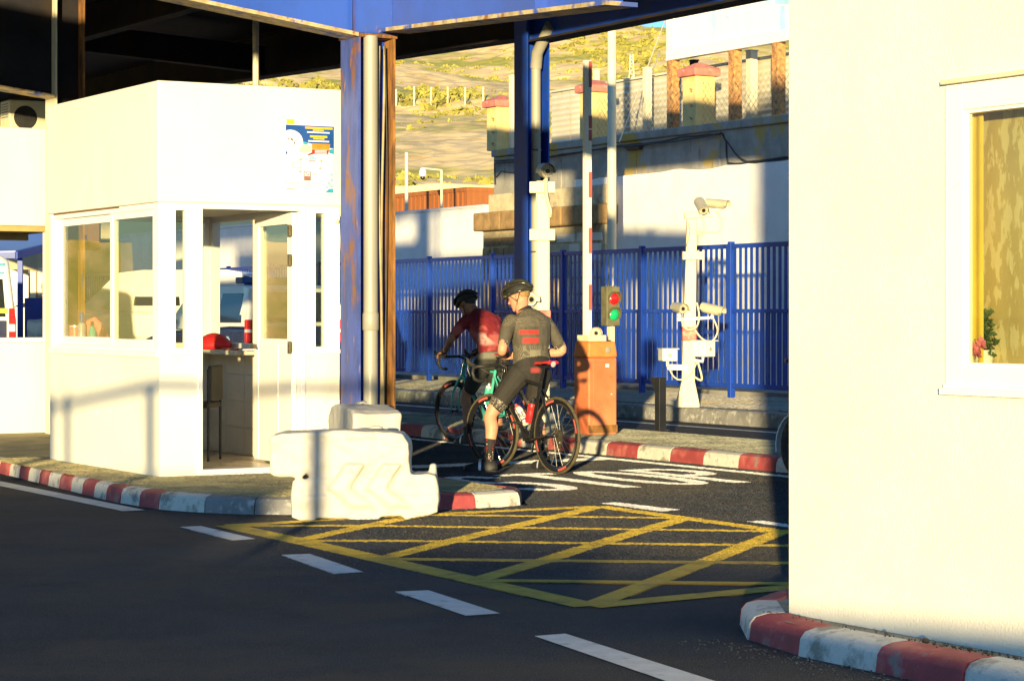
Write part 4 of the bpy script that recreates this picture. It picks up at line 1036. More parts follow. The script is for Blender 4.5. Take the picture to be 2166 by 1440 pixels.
build('stone_blocks', mb, [M['stone_a'], M['ochre'], M['stone_b']], t_, True, bevel=.012)
mb = MB(); v = sb_-.05
while v < sa_+.1:
    ww = rg.uniform(.9, 1.4); mb.uvbox(PU-.16, PU+.3, v+.012, min(v+ww, sa_+.2), zc0+.002, zc1); v += ww
build('capstones', mb, M['stone_a'], t_, True, bevel=.03)
mb = MB(); mb.uvbox(PU+.05, PU+.45, sb_, sa_-.1, zc1+.002, zc1+.36); build('backing_wall', mb, M['mortar'], t_, True, bevel=.03)
# low white wall, rust red container wall and blue container at left of it
LU = 24.8; la, lb_ = onv(LU, 130), onv(LU, 1024)
t_ = thing('boundary_wall', 'low sunlit white wall left of the stone pillar', 'wall', UV(LU, lb_, 0), R(30))
mb = MB(); zl = Zat(930, 446, LU); mb.uvbox(LU, LU+.25, lb_, la, 0, zl); build('wall_body', mb, M['white_wall'], t_, True)
mb = MB(); mb.uvbox(LU-.03, LU+.28, lb_-.02, la, zl+.001, zl+.06); build('coping', mb, M['white_wall'], t_, True, bevel=.015)
KU = 31.0; ka, kb_ = onv(KU, 560), onv(KU, 988)
t_ = thing('shipping_container', 'rust red container behind the low white wall', 'container', UV(KU, kb_, 0), R(30))
kz = Zat(920, 402, KU); mb = MB(); v = kb_; k = 0; n = int((ka-kb_)/.14)
mb.uvbox(KU+.04, KU+2.4, kb_, ka, 0, kz-.05)
for i in range(n):
    if i % 2 == 0: mb.uvbox(KU, KU+.0395, kb_+i*.14, kb_+(i+1)*.14, .1, kz-.12)
build('body', mb, M['rust_red'], t_, True)
mb = MB(); mb.uvbox(KU-.02, KU+2.42, kb_-.02, ka, kz-.12, kz); build('top_rail', mb, M['rust_red'], t_, True)
BUU = 38.0; ka, kb_ = onv(BUU, 880), onv(BUU, 1075)
t_ = thing('shipping_container', 'blue container with white roof edge beside the stone pillar', 'container', UV(BUU, kb_, 0), R(30))
kz = Zat(1010, 396, BUU); mb = MB(); n = int((ka-kb_)/.2)
mb.uvbox(BUU+.05, BUU+2.4, kb_, ka, 0, kz-.1)
for i in range(n):
    if i % 2 == 0: mb.uvbox(BUU, BUU+.049, kb_+i*.2, kb_+(i+1)*.2, .1, kz-.3)
build('body', mb, M['cont_blue'], t_, True)
mb = MB(); mb.uvbox(BUU-.05, BUU+2.45, kb_-.05, ka, kz-.3, kz-.12); build('side_rail', mb, M['cont_blue'], t_, True)
mb = MB(); mb.uvbox(BUU-.06, BUU+2.45, kb_-.05, ka, kz-.12, kz); build('roof_edge', mb, M['white_frame'], t_, True)
# dome camera on an arm and slim poles in front of the hill
p = P(860, 400, 62); o = thing('slim_pole', 'thin pale pole in front of the dry hillside', 'pole', (p.x, p.y, 0)); mb = MB(); mb.tube([(0, 0, 0), (0, 0, H+342/F*62)], .05, 8); build('shaft', mb, M['pale_post'], o, smooth=50)
mb = MB(); mb.box(-.08, .08, -.08, .08, 0, .05); build('base_plate', mb, M['pale_post'], o)
p = P(934, 400, 62); o = thing('camera_mast', 'slim mast with arm carrying a white dome camera before the hill', 'camera mast', (p.x, p.y, 0)); zt_ = H+305/F*62
mb = MB(); mb.tube([(0, 0, 0), (0, 0, zt_)], .035, 8); mb.tube([(0, 0, zt_), (-.5, 0, zt_+.05)], .02, 6); build('pole', mb, M['pale_post'], o, smooth=50)
mb = MB(); mb.lathe([(.05, .18), (.09, .1), (.10, 0), (.07, -.05)], (-.5, 0, zt_-.12), n=14); build('dome_housing', mb, M['cam_white'], o, smooth=50)
mb = MB(); mb.ell((-.5, 0, zt_-.19), .065, .065, .07); build('lens', mb, M['lens'], o, smooth=60)
# low kerb band with rust at the fence foot
mb = MB(); mb.uvbox(20.35, 20.5, 14, 62, .182, .26); o = build('kerb', mb, M['sidewalk'], bevel=.01); o['kind'] = 'structure'
# ================================================================== STREET FURNITURE
def bullet(parent, pos, dirv, r=.055, ln=.24, m='cam_grey', shield=True, bracket=None, ring=False):
    """bullet camera: housing (camera) > sunshield, lens, bracket"""
    pos = Vector(pos); d = Vector(dirv).normalized(); a = pos-d*ln*.55; e = pos+d*ln*.45
    mb = MB(); mb.lathe([(r*.7, 0), (r*.95, .02), (r, .05), (r, ln-.02), (r*.94, ln)], a, d, 16)
    c = build('camera', mb, M[m], parent, True, smooth=40)
    mb = MB()
    if ring: mb.lathe([(r*.90, ln), (r*.90, ln+.004)], a, d, 20, 0); mb.lathe([(r*.36, ln+.004), (r*.36, ln+.010)], a, d, 16, 1)
    else: mb.lathe([(r*.72, ln), (r*.72, ln+.004)], a, d, 18, 0); mb.lathe([(r*.40, ln+.004), (r*.38, ln+.012)], a, d, 14, 1)
    if ring:
        nx = d.cross(Vector((0, 0, 1))).normalized(); ny = nx.cross(d)
        for k in range(12): mb.ell(e+d*.006+(nx*math.cos(k*math.pi/6)+ny*math.sin(k*math.pi/6))*r*.62, .006, .006, .006, 6, 4, 1)
    build('lens', mb, [M['lens_ring'], M['lens']], c, True, smooth=40)
    if shield:
        sd_ = d.cross(Vector((0, 0, 1))).normalized(); up = sd_.cross(d); mb = MB(); rg_ = []
        for s_ in (0.0, ln+.055):
            q = []
            for k in range(13):
                t = math.pi*(-.08+1.16*k/12); q.append(a+d*s_+(sd_*math.cos(t)+up*math.sin(t))*(r*1.16))
            for k in range(12, -1, -1):
                t = math.pi*(-.08+1.16*k/12); q.append(a+d*s_+(sd_*math.cos(t)+up*math.sin(t))*(r*1.09))
            rg_.append(q)
        mb.rings(rg_); build('sunshield', mb, M[m], c, True, smooth=40)
    if bracket is not None:
        mb = MB(); mb.tube([pos-Vector((0, 0, r)), pos-Vector((0, 0, r+.04)), Vector(bracket)], .014, 8); mb.ell(pos-Vector((0, 0, r+.035)), .028, .028, .028, 10, 6)
        build('bracket', mb, M['cam_white'], c, True, smooth=60)
    return c
M['band'] = mat('faded_red_band', (.55, .12, .11), .7, .15, 8, col2=(.65, .42, .30), s2=5, thr=.6, wid=.1)
def cable(parent, pts, r=.012, m='cream_metal'):
    q = []; pts = [Vector(p) for p in pts]
    for i in range(len(pts)-1):      # Catmull-Rom
        p0, p1, p2, p3 = pts[max(i-1, 0)], pts[i], pts[i+1], pts[min(i+2, len(pts)-1)]
        for k in range(6):
            t = k/6; q.append(.5*((2*p1)+(p2-p0)*t+(2*p0-5*p1+4*p2-p3)*t*t+(3*p1-p0-3*p2+p3)*t**3))
    q.append(pts[-1]); mb = MB(); mb.tube(q, r, 7); return build('cable', mb, M[m], parent, True, smooth=70)
# ---- camera post with six cameras on the far kerb
gb_ = G(1454, 861, .19); YB = gb_.y
o = thing('camera_post', 'cream camera post with six cameras and a red band', 'camera post', gb_, R(20))
sc = YB/F
W_ = lambda px, py, dy=0: P(px, py, YB+dy)
mb = MB(); rr = []
for (py, hw) in ((861, 27), (852, 26), (806, 15), (700, 14.5), (560, 12.5), (462, 12)):
    c = W_(1454+(861-py)*.024+(8 if py < 500 else 0)*0, py); rr.append([c+Vector((a*hw*sc*.92, e*hw*sc*.7, 0)) for a, e in ((-1, -1), (1, -1), (1, 1), (-1, 1))])
mb.rings(rr); pst = build('post', mb, M['cream_metal'], o, True, bevel=.014)
mb = MB(); c = W_(1457.5, 706); mb.box(c.x-14.8*sc, c.x+14.8*sc, c.y-14*sc, c.y+14*sc, c.z-15*sc, c.z+15*sc); build('red_band', mb, M['band'], o, True, bevel=.012)
mb = MB(); a, e = W_(1448, 455, -.02), W_(1500, 452, -.02); mb.bar(W_(1447, 456), W_(1505, 452), .09, .085); build('top_bracket', mb, M['cream_metal'], o, True, bevel=.006)
mb = MB(); mb.bar(W_(1443, 541, -.05), W_(1486, 541, -.05), .16, .105); build('cross_plate', mb, M['cream_metal'], o, True, bevel=.006)
mb = MB(); mb.bar(W_(1432, 676, -.06), W_(1500, 672, -.06), .04, .035); build('camera_arm', mb, M['cam_white'], o, True)
mb = MB(); mb.bar(W_(1412, 776, -.06), W_(1452, 777, -.06), .05, .07); build('camera_arm', mb, M['cam_white'], o, True)
bullet(o, W_(1484, 437, -.06), (.12, -1, -.42), .062, .32, bracket=W_(1484, 456, 0))
bullet(o, W_(1516, 432, -.02), (.8, -.6, -.10), .055, .28, bracket=W_(1502, 452, 0))
bullet(o, W_(1437, 652, -.09), (.35, -1, -.06), .062, .26, bracket=W_(1440, 674, -.04))
bullet(o, W_(1506, 655, -.05), (.85, -.55, -.20), .062, .27, bracket=W_(1492, 673, -.04))
def boxcam(px, py, w, h, yaw, br):
    c0 = W_(px, py, -.14); mb = MB(); rm = Matrix.Rotation(yaw, 3, 'Z')
    def bx(x0, x1, y0, y1, z0, z1, m=0):
        q = [(x0, y0, z0), (x1, y0, z0), (x1, y1, z0), (x0, y1, z0), (x0, y0, z1), (x1, y0, z1), (x1, y1, z1), (x0, y1, z1)]; mb.hexa([c0+rm @ Vector(p) for p in q], m)
    bx(-w, w, -.12, .10, -h, h)
    c = build('camera', mb, M['cam_white'], o, True, bevel=.012)
    mb = MB(); bx(-w-.012, w+.012, -.16, .11, h+.002, h+.014); build('sunshield', mb, M['cam_white'], c, True)
    mb = MB(); mb.lathe([(.028, 0), (.026, .006)], c0+rm @ Vector((0, -.120, 0)), rm @ Vector((0, -1, 0)), 12); build('lens', mb, M['lens_ring'], c, True)
    mb = MB(); mb.tube([c0+Vector((0, 0, -h)), c0+Vector((0, .02, -h-.06)), br], .022, 8); build('bracket', mb, M['cam_white'], c, True, smooth=60)
boxcam(1412, 751, .10, .075, R(12), W_(1420, 776, -.05)); boxcam(1487, 738, .11, .10, R(48), W_(1470, 762, -.05))
cable(o, [W_(1486, 458, -.08), W_(1490, 480, -.10), W_(1487, 496, -.09), W_(1478, 494, -.07), W_(1470, 484, -.06)])
cable(o, [W_(1515, 446, -.05), W_(1528, 470, -.05), W_(1522, 488, -.06), W_(1500, 492, -.08), W_(1472, 488, -.08)])
cable(o, [W_(1442, 672, -.12), W_(1446, 690, -.16), W_(1460, 698, -.18), W_(1474, 690, -.15), W_(1479, 668, -.12), W_(1474, 640, -.10)])
cable(o, [W_(1508, 672, -.1), W_(1518, 700, -.1), W_(1505, 722, -.12), W_(1485, 716, -.14), W_(1470, 698, -.12)])
cable(o, [W_(1414, 775, -.14), W_(1424, 795, -.15), W_(1440, 803, -.14), W_(1462, 790, -.12), W_(1476, 760, -.1)], .010)
cable(o, [W_(1466, 795, -.1), W_(1482, 804, -.12), W_(1484, 795, -.12), W_(1476, 765, -.1)], .014)
cable(o, [W_(1455, 470, -.08), W_(1459, 490, -.10), W_(1452, 520, -.08), W_(1447, 520, -.08)], .004, 'cable')
# ---- camera post on the barrier island
YB = 27.0; sc = YB/F; zi = .15
W_ = lambda px, py, dy=0: P(px, py, YB+dy)
bx0 = W_(1148, 400); o = thing('camera_post', 'cream camera post with a single round camera behind the standing rider', 'camera post', (bx0.x, YB, zi), R(30))
mb = MB(); mb.box(bx0.x-.08, bx0.x+.08, YB-.08, YB+.08, zi, W_(0, 383).z); build('post', mb, M['cream_metal'], o, True, bevel=.016)
c = W_(1149, 677); mb = MB(); mb.box(c.x-.086, c.x+.086, YB-.086, YB+.086, c.z-.12, c.z+.12); build('red_band', mb, M['band'], o, True, bevel=.014)
mb = MB(); mb.bar(W_(1120, 397, -.06), W_(1174, 397, -.06), .16, .13); build('top_bracket', mb, M['cream_metal'], o, True, bevel=.006)
mb = MB(); mb.bar(W_(1120, 497, -.06), W_(1174, 497, -.06), .16, .13); build('cross_plate', mb, M['cream_metal'], o, True, bevel=.006)
bullet(o, W_(1154, 362, -.1), (.18, -1, -.06), .078, .26, ring=True, bracket=W_(1152, 388, -.06))
cable(o, [W_(1156, 376, -.14), W_(1154, 395, -.20), W_(1158, 425, -.18), W_(1164, 445, -.16), W_(1163, 458, -.12)], .022)
bullet(o, W_(1116, 632, -.22), (.5, -1, -.1), .075, .2, 'cam_white', bracket=W_(1138, 640, -.05))
# ---- barrier machine
g0 = G(1245, 920, .15); ub_, vb2 = C30*g0.x+S30*g0.y, -S30*g0.x+C30*g0.y
o = thing('barrier_cabinet', 'faded orange barrier machine with its striped arm raised', 'barrier', UV(ub_+.17, vb2+.14, .15), R(30))
hx, hy = .175, .145; YC = g0.y+.15
ztop = H-(722-HZ)/F*g0.y-.15
mb = MB(); mb.box(-hx, hx, -hy, hy, 0, ztop-.17); bd = build('cabinet', mb, M['orange'], o, bevel=.016)
mb = MB(); mb.hexa([(-hx-.008, -hy-.008, ztop-.168), (hx+.008, -hy-.008, ztop-.168), (hx+.008, hy+.008, ztop-.168), (-hx-.008, hy+.008, ztop-.168), (-hx+.01, -hy+.01, ztop), (hx-.01, -hy+.01, ztop), (hx-.01, hy-.01, ztop), (-hx+.01, hy-.01, ztop)]); build('lid', mb, M['orange_lid'], o, bevel=.02)
mb = MB(); mb.box(-hx+.055, hx-.015, -hy-.005, -hy+.002, .10, ztop-.21); dpl = build('service_door', mb, M['orange'], o, bevel=.003)
mb = MB(); mb.lathe([(.011, 0), (.009, .006)], (hx-.07, -hy-.004, .42), (0, -1, 0), 10); build('lock', mb, M['silver'], dpl)
mb = MB(); mb.lathe([(.036, 0), (.036, .014), (.028, .02), (.012, .022)], (.055, -hy-.006, ztop-.09), (0, -1, 0), 6); build('hub_nut', mb, M['pvc'], o, smooth=30)
mb = MB(); mb.box(.03, .075, -hy-.0062, -hy-.0052, ztop-.27, ztop-.235); build('sticker', mb, M['paper'], o)
mb = MB(); mb.box(-hx-.002, hx+.002, -hy-.0072, -hy-.0015, .02, .10); build('rust_skirt', mb, M['rust'], o)
mb = MB(); mb.box(-hx+.02, hx-.11, -hy+.03, hy-.03, ztop+.001, ztop+.065); build('arm_mount', mb, M['cream_metal'], o, bevel=.006)
# arm: white box with red reflective strips
zA1 = H-(128-HZ)/F*YC-.15
mb = MB(); ax = -.10; mb.box(ax-.042, ax+.042, -.025, .025, ztop+.04, zA1); arm = build('arm', mb, M['arm_white'], o, bevel=.006)
mb = MB(); Lr = .26; py = 1000
for (ya, yb) in ((130, 185), (245, 272), (275, 298), (364, 418), (482, 536), (602, 656)):
    za, zbb = H-(yb-HZ)/F*YC-.15, H-(ya-HZ)/F*YC-.15
    mb.box(ax+.002, ax+.0425, -.0258, -.0252, za, zbb)
build('red_strip', mb, M['arm_red'], arm)
# little round sensor lamp on the cabinet
bullet(o, UV(ub_+.17, vb2+.14)+Vector((.0, -.06, .15+ztop+.085)), (.1, -1, 0), .052, .08, 'cream_metal', shield=True)
# ---- two lens signal on its own post behind
YS = 25.3; sp = P(1292, 700, YS); o = thing('traffic_signal', 'small traffic signal with red over green lens on a short post', 'traffic light', (sp.x, YS, .15), R(30))
mb = MB(); mb.box(-.032, .032, -.032, .032, 0, H-(690-HZ)/F*YS-.15); build('post', mb, M['cream_metal'], o, bevel=.005)
zc1_, zc0_ = H-(606-HZ)/F*YS-.15, H-(689-HZ)/F*YS-.15
mb = MB(); ox = -.03; mb.box(ox-.085, ox+.085, -.10, .02, zc0_, zc1_); build('case', mb, M['olive_case'], o, bevel=.008)
mb = MB()
for k in range(5): mb.lathe([(.008, 0), (.005, .012)], (ox-.06+.03*k, -.05, zc1_), (0, 0, 1), 6)
build('case_studs', mb, M['olive_case'], o)
for py, mm in ((632, 'lamp_red'), (665, 'lamp_green')):
    z = H-(py-HZ)/F*YS-.15
    mb = MB(); mb.lathe([(.066, 0), (.064, .006), (.045, .018), (.02, .024)], (ox+.005, -.1005, z), (0, -1, 0), 24); ln_ = build('lens', mb, M[mm], o, smooth=60)
    mb = MB(); rg_ = []
    for s_ in (0, .075):
        q = []
        for k in range(19):
            t = math.pi*(-.2+1.4*k/18); q.append(Vector((ox+.005+.078*math.cos(t), -.1-s_*(1 if s_ == 0 else (.35+.65*max(0, math.sin(t)))), z+.078*math.sin(t))))
        for k in range(18, -1, -1):
            t = math.pi*(-.2+1.4*k/18); q.append(Vector((ox+.005+.072*math.cos(t), -.1-s_*(1 if s_ == 0 else (.35+.65*max(0, math.sin(t)))), z+.072*math.sin(t))))
        rg_.append(q)
    mb.rings(rg_); build('visor', mb, M['olive_case'], ln_, smooth=40)
# ---- black bollard
p = G(1397, 911, .15); o = thing('bollard', 'black square bollard with a slanted cap on the barrier island', 'bollard', p, R(30))
hb = (911-798)/F*p.y
mb = MB(); mb.box(-.045, .045, -.045, .045, 0, hb); build('post', mb, M['black'], o, bevel=.006)
mb = MB(); mb.prism([(-.05, -.05, hb), (-.05, .13, hb+.0), (-.05, .13, hb-.02), (-.05, .05, hb-.12), (-.05, .046, hb-.12), (-.05, .046, hb-.002), (-.05, -.05, hb-.002)], (.10, 0, 0)); build('cap', mb, M['black'], o, bevel=.003)
mb = MB(); mb.box(-.08, .08, -.08, .08, 0, .012); build('base_plate', mb, M['black'], o)

# ---- white plastic road barriers
sB = 15.9/F
def outline(pts): return [((x-750)*sB, (1103-y)*sB) for x, y in pts]
top_ = outline([(573, 926), (571, 1004), (585, 1011), (640, 1012), (655, 1000), (660, 1060), (868, 1060), (868, 1005), (866, 940), (852, 920), (800, 914), (735, 913), (600, 918)])
low_ = outline([(622, 1018), (617, 1060), (619, 1096), (640, 1105), (668, 1105), (672, 1097), (740, 1097), (745, 1104), (800, 1102), (806, 1094), (850, 1092), (860, 1101), (905, 1092), (926, 1084), (929, 1060), (922, 1008), (905, 1004), (868, 1006), (850, 1014), (660, 1014)])
def sheet(mb, ol, y0, y1): mb.prism([Vector((x, y0, z)) for x, z in ol], (0, y1-y0, 0))
mb = MB(); sheet(mb, top_, -.175, .175); sheet(mb, low_, -.182, .182)
lowest = outline([(618, 1052), (617, 1075), (619, 1096), (640, 1105), (668, 1105), (672, 1097), (740, 1097), (745, 1104), (800, 1102), (806, 1094), (850, 1092), (860, 1101), (905, 1092), (926, 1084), (929, 1060), (927, 1048)])
sheet(mb, lowest, -.19, .19)
pg = outline([(908, 1010), (908, 988), (921, 986), (922, 1010)]); sheet(mb, pg, -.03, .03)
fl_ = outline([(735, 930), (740, 918), (790, 916), (795, 926)]); sheet(mb, fl_, -.185, -.05)
for x0 in (700, 778):
    for pts in ([(x0, 1034), (x0+34, 984), (x0+72, 984), (x0+40, 1034)], [(x0, 1034), (x0+50, 1072), (x0+92, 1072), (x0+40, 1034)]):
        sheet(mb, outline(pts), -.205, 0)
o1 = thing('road_barrier', 'battered white plastic road barrier with embossed chevrons at the kerb corner', 'road barrier', P(750, 1103, 15.95)*1)
o1.location = Vector(((750-CX)*sB, 15.98, .002))
bb = build('shell', mb, M['barrier'], o1, smooth=180)
r_ = bb.modifiers.new('r', 'REMESH'); r_.mode = 'VOXEL'; r_.voxel_size = .0105; r_.use_smooth_shade = True
s__ = bb.modifiers.new('s', 'SMOOTH'); s__.iterations = 6; s__.factor = .5
tx = bpy.data.textures.new('dent', 'CLOUDS'); tx.noise_scale = .22; tx.noise_depth = 2
dm_ = bb.modifiers.new('d', 'DISPLACE'); dm_.texture = tx; dm_.strength = .035; dm_.mid_level = .5; dm_.texture_coords = 'LOCAL'
tx2 = bpy.data.textures.new('crease', 'CLOUDS'); tx2.noise_scale = .07; tx2.noise_depth = 1
dm2 = bb.modifiers.new('d2', 'DISPLACE'); dm2.texture = tx2; dm2.strength = .004; dm2.mid_level = .5; dm2.texture_coords = 'LOCAL'
mb = MB(); mb.lathe([(.045, 0), (.045, .012), (.03, .018)], ((795-750)*sB, -.02, (1103-913)*sB+.004), (0, .1, 1), 14); cap_ = build('filler_cap', mb, M['barrier'], o1, smooth=50)
mb = MB(); 
mb.poly([((782-750)*sB, -.10, .612), ((815-750)*sB, -.12, .606), ((833-750)*sB, -.09, .60), ((820-750)*sB, -.04, .612), ((800-750)*sB, -.05, .617)]); 
o2 = copy_tree(o1); o2.name = 'road_barrier'
o2['label'] = 'second white plastic road barrier standing on the island before the rusty column'
p2 = G(765, 1033, .12); o2.location = Vector((p2.x, 17.2, .122)); o2.rotation_euler = (0, 0, R(105))

# ---- unseen wall added to shade the foreground; railing inferred from its booth shadow
t_ = thing('shade_wall', 'low white wall added behind the viewpoint to shade the foreground', 'wall', (0, -4, 0))
mb = MB(); mb.box(-1.2, 9, -4.12, -4, 0, 1.06); mb.box(-3.7, -1.2, -4.12, -4, 0, 1.2); mb.box(-14, -3.7, -4.12, -4, 0, 1.6); build('wall_body', mb, M['white_wall'], t_, True)
t_ = thing('pedestrian_railing', 'steel pedestrian railing left of the viewpoint', 'railing', (-4, 6, 0))
zr = 1.67
mb = MB(); mb.tube([(-6.6, 6, zr-.13), (-5.5, 6, zr-.11), (-4.1, 6, zr), (-2.2, 6, zr)], .045, 10); build('top_rail', mb, M['steel'], t_, True, smooth=60)
for x, w_ in ((-2.30, .055), (-4.13, .05), (-5.28, .045), (-5.58, .09)):  # widest post added to darken the booth's left edge
    mb = MB(); mb.tube([(x, 6, 0), (x, 6, zr)], w_, 10); build('post', mb, M['steel'], t_, True, smooth=60)

# ---- vehicles
def wheel(par, c, axis, r=.33, w=.22):
    c = Vector(c); ax = Vector(axis).normalized()
    mb = MB(); mb.lathe([(r*.62, -w/2), (r*.95, -w/2), (r, -w*.35), (r, w*.35), (r*.95, w/2), (r*.62, w/2)], c, ax, 24); t = build('wheel', mb, M['rubber'], par, smooth=35)
    mb = MB(); mb.lathe([(.02, w*.38), (r*.15, w*.42), (r*.6, w*.40), (r*.64, w*.46), (r*.64, w*.2)], c, ax, 20); build('rim', mb, M['silver'], t, smooth=35)
def suv(name, label, cat, loc, rz, two, low='car_navy', up='car_white', bar=False, tail=True):
    o = thing(name, label, cat, loc, rz); Wd, Ln = .93, 4.5     # local: x width, +y forward, rear at y=0
    mb = MB(); zz = two
    st = [(0, .42, .88), (.05, .34, .92), (.7, .30, .93), (3.6, .30, .93), (4.3, .34, .90), (4.5, .45, .80)]
    rr = []
    for y, zb_, w in st:
        top = zz if y < 3.0 else (zz-.10 if y < 4 else zz-.22)
        rr.append([Vector((-w+.05, y, zb_)), Vector((w-.05, y, zb_)), Vector((w, y, zb_+.25)), Vector((w*.985, y, top-.05)), Vector((w*.94, y, top)), Vector((-w*.94, y, top)), Vector((-w*.985, y, top-.05)), Vector((-w, y, zb_+.25))])
    mb.rings(rr); build('body', mb, M[low], o, bevel=.04)
    mb = MB(); zr_ = 1.86; st2 = [(.04, zz, .87, .0), (.22, zr_-.05, .74, 0), (.5, zr_, .70, 0), (2.2, zr_, .70, 0), (2.7, zr_-.06, .70, 0), (3.5, zz-.08, .84, 0)]
    rr = []
    for y, ztp, wr, _ in st2:
        rr.append([Vector((-.87, y if ztp > zz+.2 else y, zz-.06)), Vector((.87, y, zz-.06)), Vector((wr, y, ztp)), Vector((-wr, y, ztp))])
    mb.rings(rr); ck = build('cabin', mb, M[up], o, bevel=.05, seg=3)
    mb = MB(); mb.box(-.86, .86, -.06, .10, .42, .62); build('bumper', mb, M['black_matte'], o, bevel=.03)
    def winq(pts, off, m='glass_dark', nm='window', par=None):
        mb = MB(); mb.prism([Vector(p) for p in pts], off); return build(nm, mb, M[m], par or o, bevel=.004)
    e = .012
    winq([(-.66, .045-e, zz+.06), (.66, .045-e, zz+.06), (.58, .20-e, zr_-.11), (-.58, .20-e, zr_-.11)], (0, .02, .0))
    for sx in (-1, 1):
        x = lambda z: sx*(.87-(z-zz+.06)*.235+.008)
        for ya, yb in ((.38, 1.30), (1.42, 2.35)):
            winq([(x(zz+.05), ya-.1*(ya < 1), zz+.05), (x(zz+.05), yb, zz+.05), (x(zr_-.13), yb-.05, zr_-.13), (x(zr_-.13), ya+.06, zr_-.13)], (-sx*.02, 0, 0))
        mb = MB(); mb.box(sx*.80-.10, sx*.80+.10, -.022, .05, zz-.26, zz+.10); tl = build('tail_light', mb, M['red_lamp'], o, bevel=.02)
        mb = MB(); mb.box(sx*.80-.101, sx*.80+.101, -.024, .03, zz-.10, zz-.05); build('reverse_lens', mb, M['clear_lamp'], tl, bevel=.005)
        mb = MB(); mb.ell((sx*.66, 4.36, zz-.32), .17, .1, .09, 12, 8); build('headlight', mb, M['clear_lamp'], o, smooth=60)
        mb = MB(); mb.ell((sx*1.0, 2.75, zz+.06), .09, .06, .07, 10, 6); build('mirror', mb, M[low], o, smooth=60)
        for y in (.85, 3.55): wheel(o, (sx*.82, y, .34), (sx, 0, 0))
    winq([(-.70, 3.42, zz-.02), (.70, 3.42, zz-.02), (.60, 2.76, zr_-.10), (-.60, 2.76, zr_-.10)], (0, .02, .02))
    if bar:
        mb = MB(); mb.box(-.62, .62, .75, 1.05, zr_+.03, zr_+.13); mb.box(-.5, .5, .8, 1.0, zr_-.02, zr_+.03); build('light_bar', mb, M['p_blue'], o, bevel=.02)
    return o
pu = onv(14.4, 515); o = suv('police_car', 'white over navy patrol car parked beyond the booth doorway', 'car', UV(14.4+.93, pu, .0), R(30), 1.22, bar=True)
mb = MB(); mb.lathe([(.11, 0), (.11, .003)], (-.932, .62, .95), (-1, 0, 0), 20, 0); mb.lathe([(.07, .003), (.07, .005)], (-.932, .62, .95), (-1, 0, 0), 16, 1); build('round_emblem', mb, [M['p_pale'], M['p_blue']], o)
pz = .42
mb = MB(); mb.uvbox(12.5, 17.0, 40.5, 62, 0, pz); o = build('raised_pavement', mb, M['sidewalk']); o['kind'] = 'structure'
cp_ = P(64, 700, 46); suv('parked_car', 'white car parked nose left beneath the blue roofed shelter', 'car', (cp_.x+4.45, 46.6, pz), R(86), 1.10, low='car_white')
# van seen from behind through the open window band
vx = P(29, 700, 38).x; o = thing('white_van', 'tall white van seen from behind with red tail light', 'van', (vx-.96, 38, 0), R(14))
mb = MB(); rr = []
for y, w, zt_ in ((0, .95, 2.30), (.08, .98, 2.36), (3.8, .98, 2.36), (4.4, .96, 1.9), (5.2, .9, 1.15)):
    rr.append([Vector((-w, y, .35)), Vector((w, y, .35)), Vector((w, y, min(1.3, zt_-.1))), Vector((w*.88, y, zt_-.08)), Vector((w*.78, y, zt_)), Vector((-w*.78, y, zt_)), Vector((-w*.88, y, zt_-.08)), Vector((-w, y, min(1.3, zt_-.1)))])
mb.rings(rr); build('body', mb, M['car_white'], o, bevel=.04)
for sx in (-1, 1):
    mb = MB(); mb.hexa([(sx*.43-.38, -.014, 1.36), (sx*.43+.38, -.014, 1.36), (sx*.43+.38, .02, 1.36), (sx*.43-.38, .02, 1.36), (sx*.40-.36, -.014, 1.98), (sx*.40+.36, -.014, 1.98), (sx*.40+.36, .02, 1.98), (sx*.40-.36, .02, 1.98)]); w_ = build('rear_window', mb, M['glass_dark'], o, bevel=.004)
    mb = MB(); mb.box(sx*.43-.40, sx*.43+.40, -.012, .02, .62, 1.30); build('door_panel', mb, M['car_navy'], o, bevel=.01)
    mb = MB(); mb.box(sx*.91-.05, sx*.91+.05, -.02, .05, .95, 1.50); tl = build('tail_light', mb, M['red_lamp'], o, bevel=.015)
    mb = MB(); mb.box(sx*.91-.051, sx*.91+.051, -.022, .03, 1.12, 1.24); build('reverse_lens', mb, M['clear_lamp'], tl)
    for y in (.9, 4.2): wheel(o, (sx*.86, y, .35), (sx, 0, 0), .35)
mb = MB(); mb.box(-.93, .93, -.07, .05, .38, .6); build('bumper', mb, M['black_matte'], o, bevel=.02)
mb = MB(); mb.box(.55, .78, -.016, .0, 2.06, 2.10); mb.box(.60, .80, -.016, 0, 2.19, 2.24); build('lettering_mark', mb, M['p_cyan'], o)
mb = MB(); mb.box(.50, .84, -.018, -.013, 1.42, 1.50); build('yellow_mark', mb, M['p_yellow'], o)
# blue roofed shelter
t_ = thing('blue_shelter', 'blue sheet roofed shelter with posts and a blue counter wall', 'shelter', (-10, 50, pz))
a, b_, c, d = P(-60, 532, 46), P(33, 535, 46), P(150, 500, 46), P(-60, 480, 56)
rfp = [P(-120, 540, 46), P(33, 537, 46), P(180, 500, 52), P(60, 490, 58), P(-120, 505, 58)]
mb = MB(); mb.prism(rfp, (0, 0, .06)); build('roof', mb, M['corrug_blue'], t_, True)
mb = MB(); mb.bar(P(33, 540, 46), P(180, 504, 52), .08, .14); mb.bar(P(-120, 543, 46), P(33, 540, 46), .08, .12); build('roof_beam', mb, M['blue'], t_, True)
for px, Y in ((43, 46.5), (-80, 47), (150, 55)):
    p = P(px, 600, Y); mb = MB(); mb.box(p.x-.05, p.x+.05, Y-.05, Y+.05, pz, H-(535-HZ)/F*Y); build('post', mb, M['blue'], t_, True)
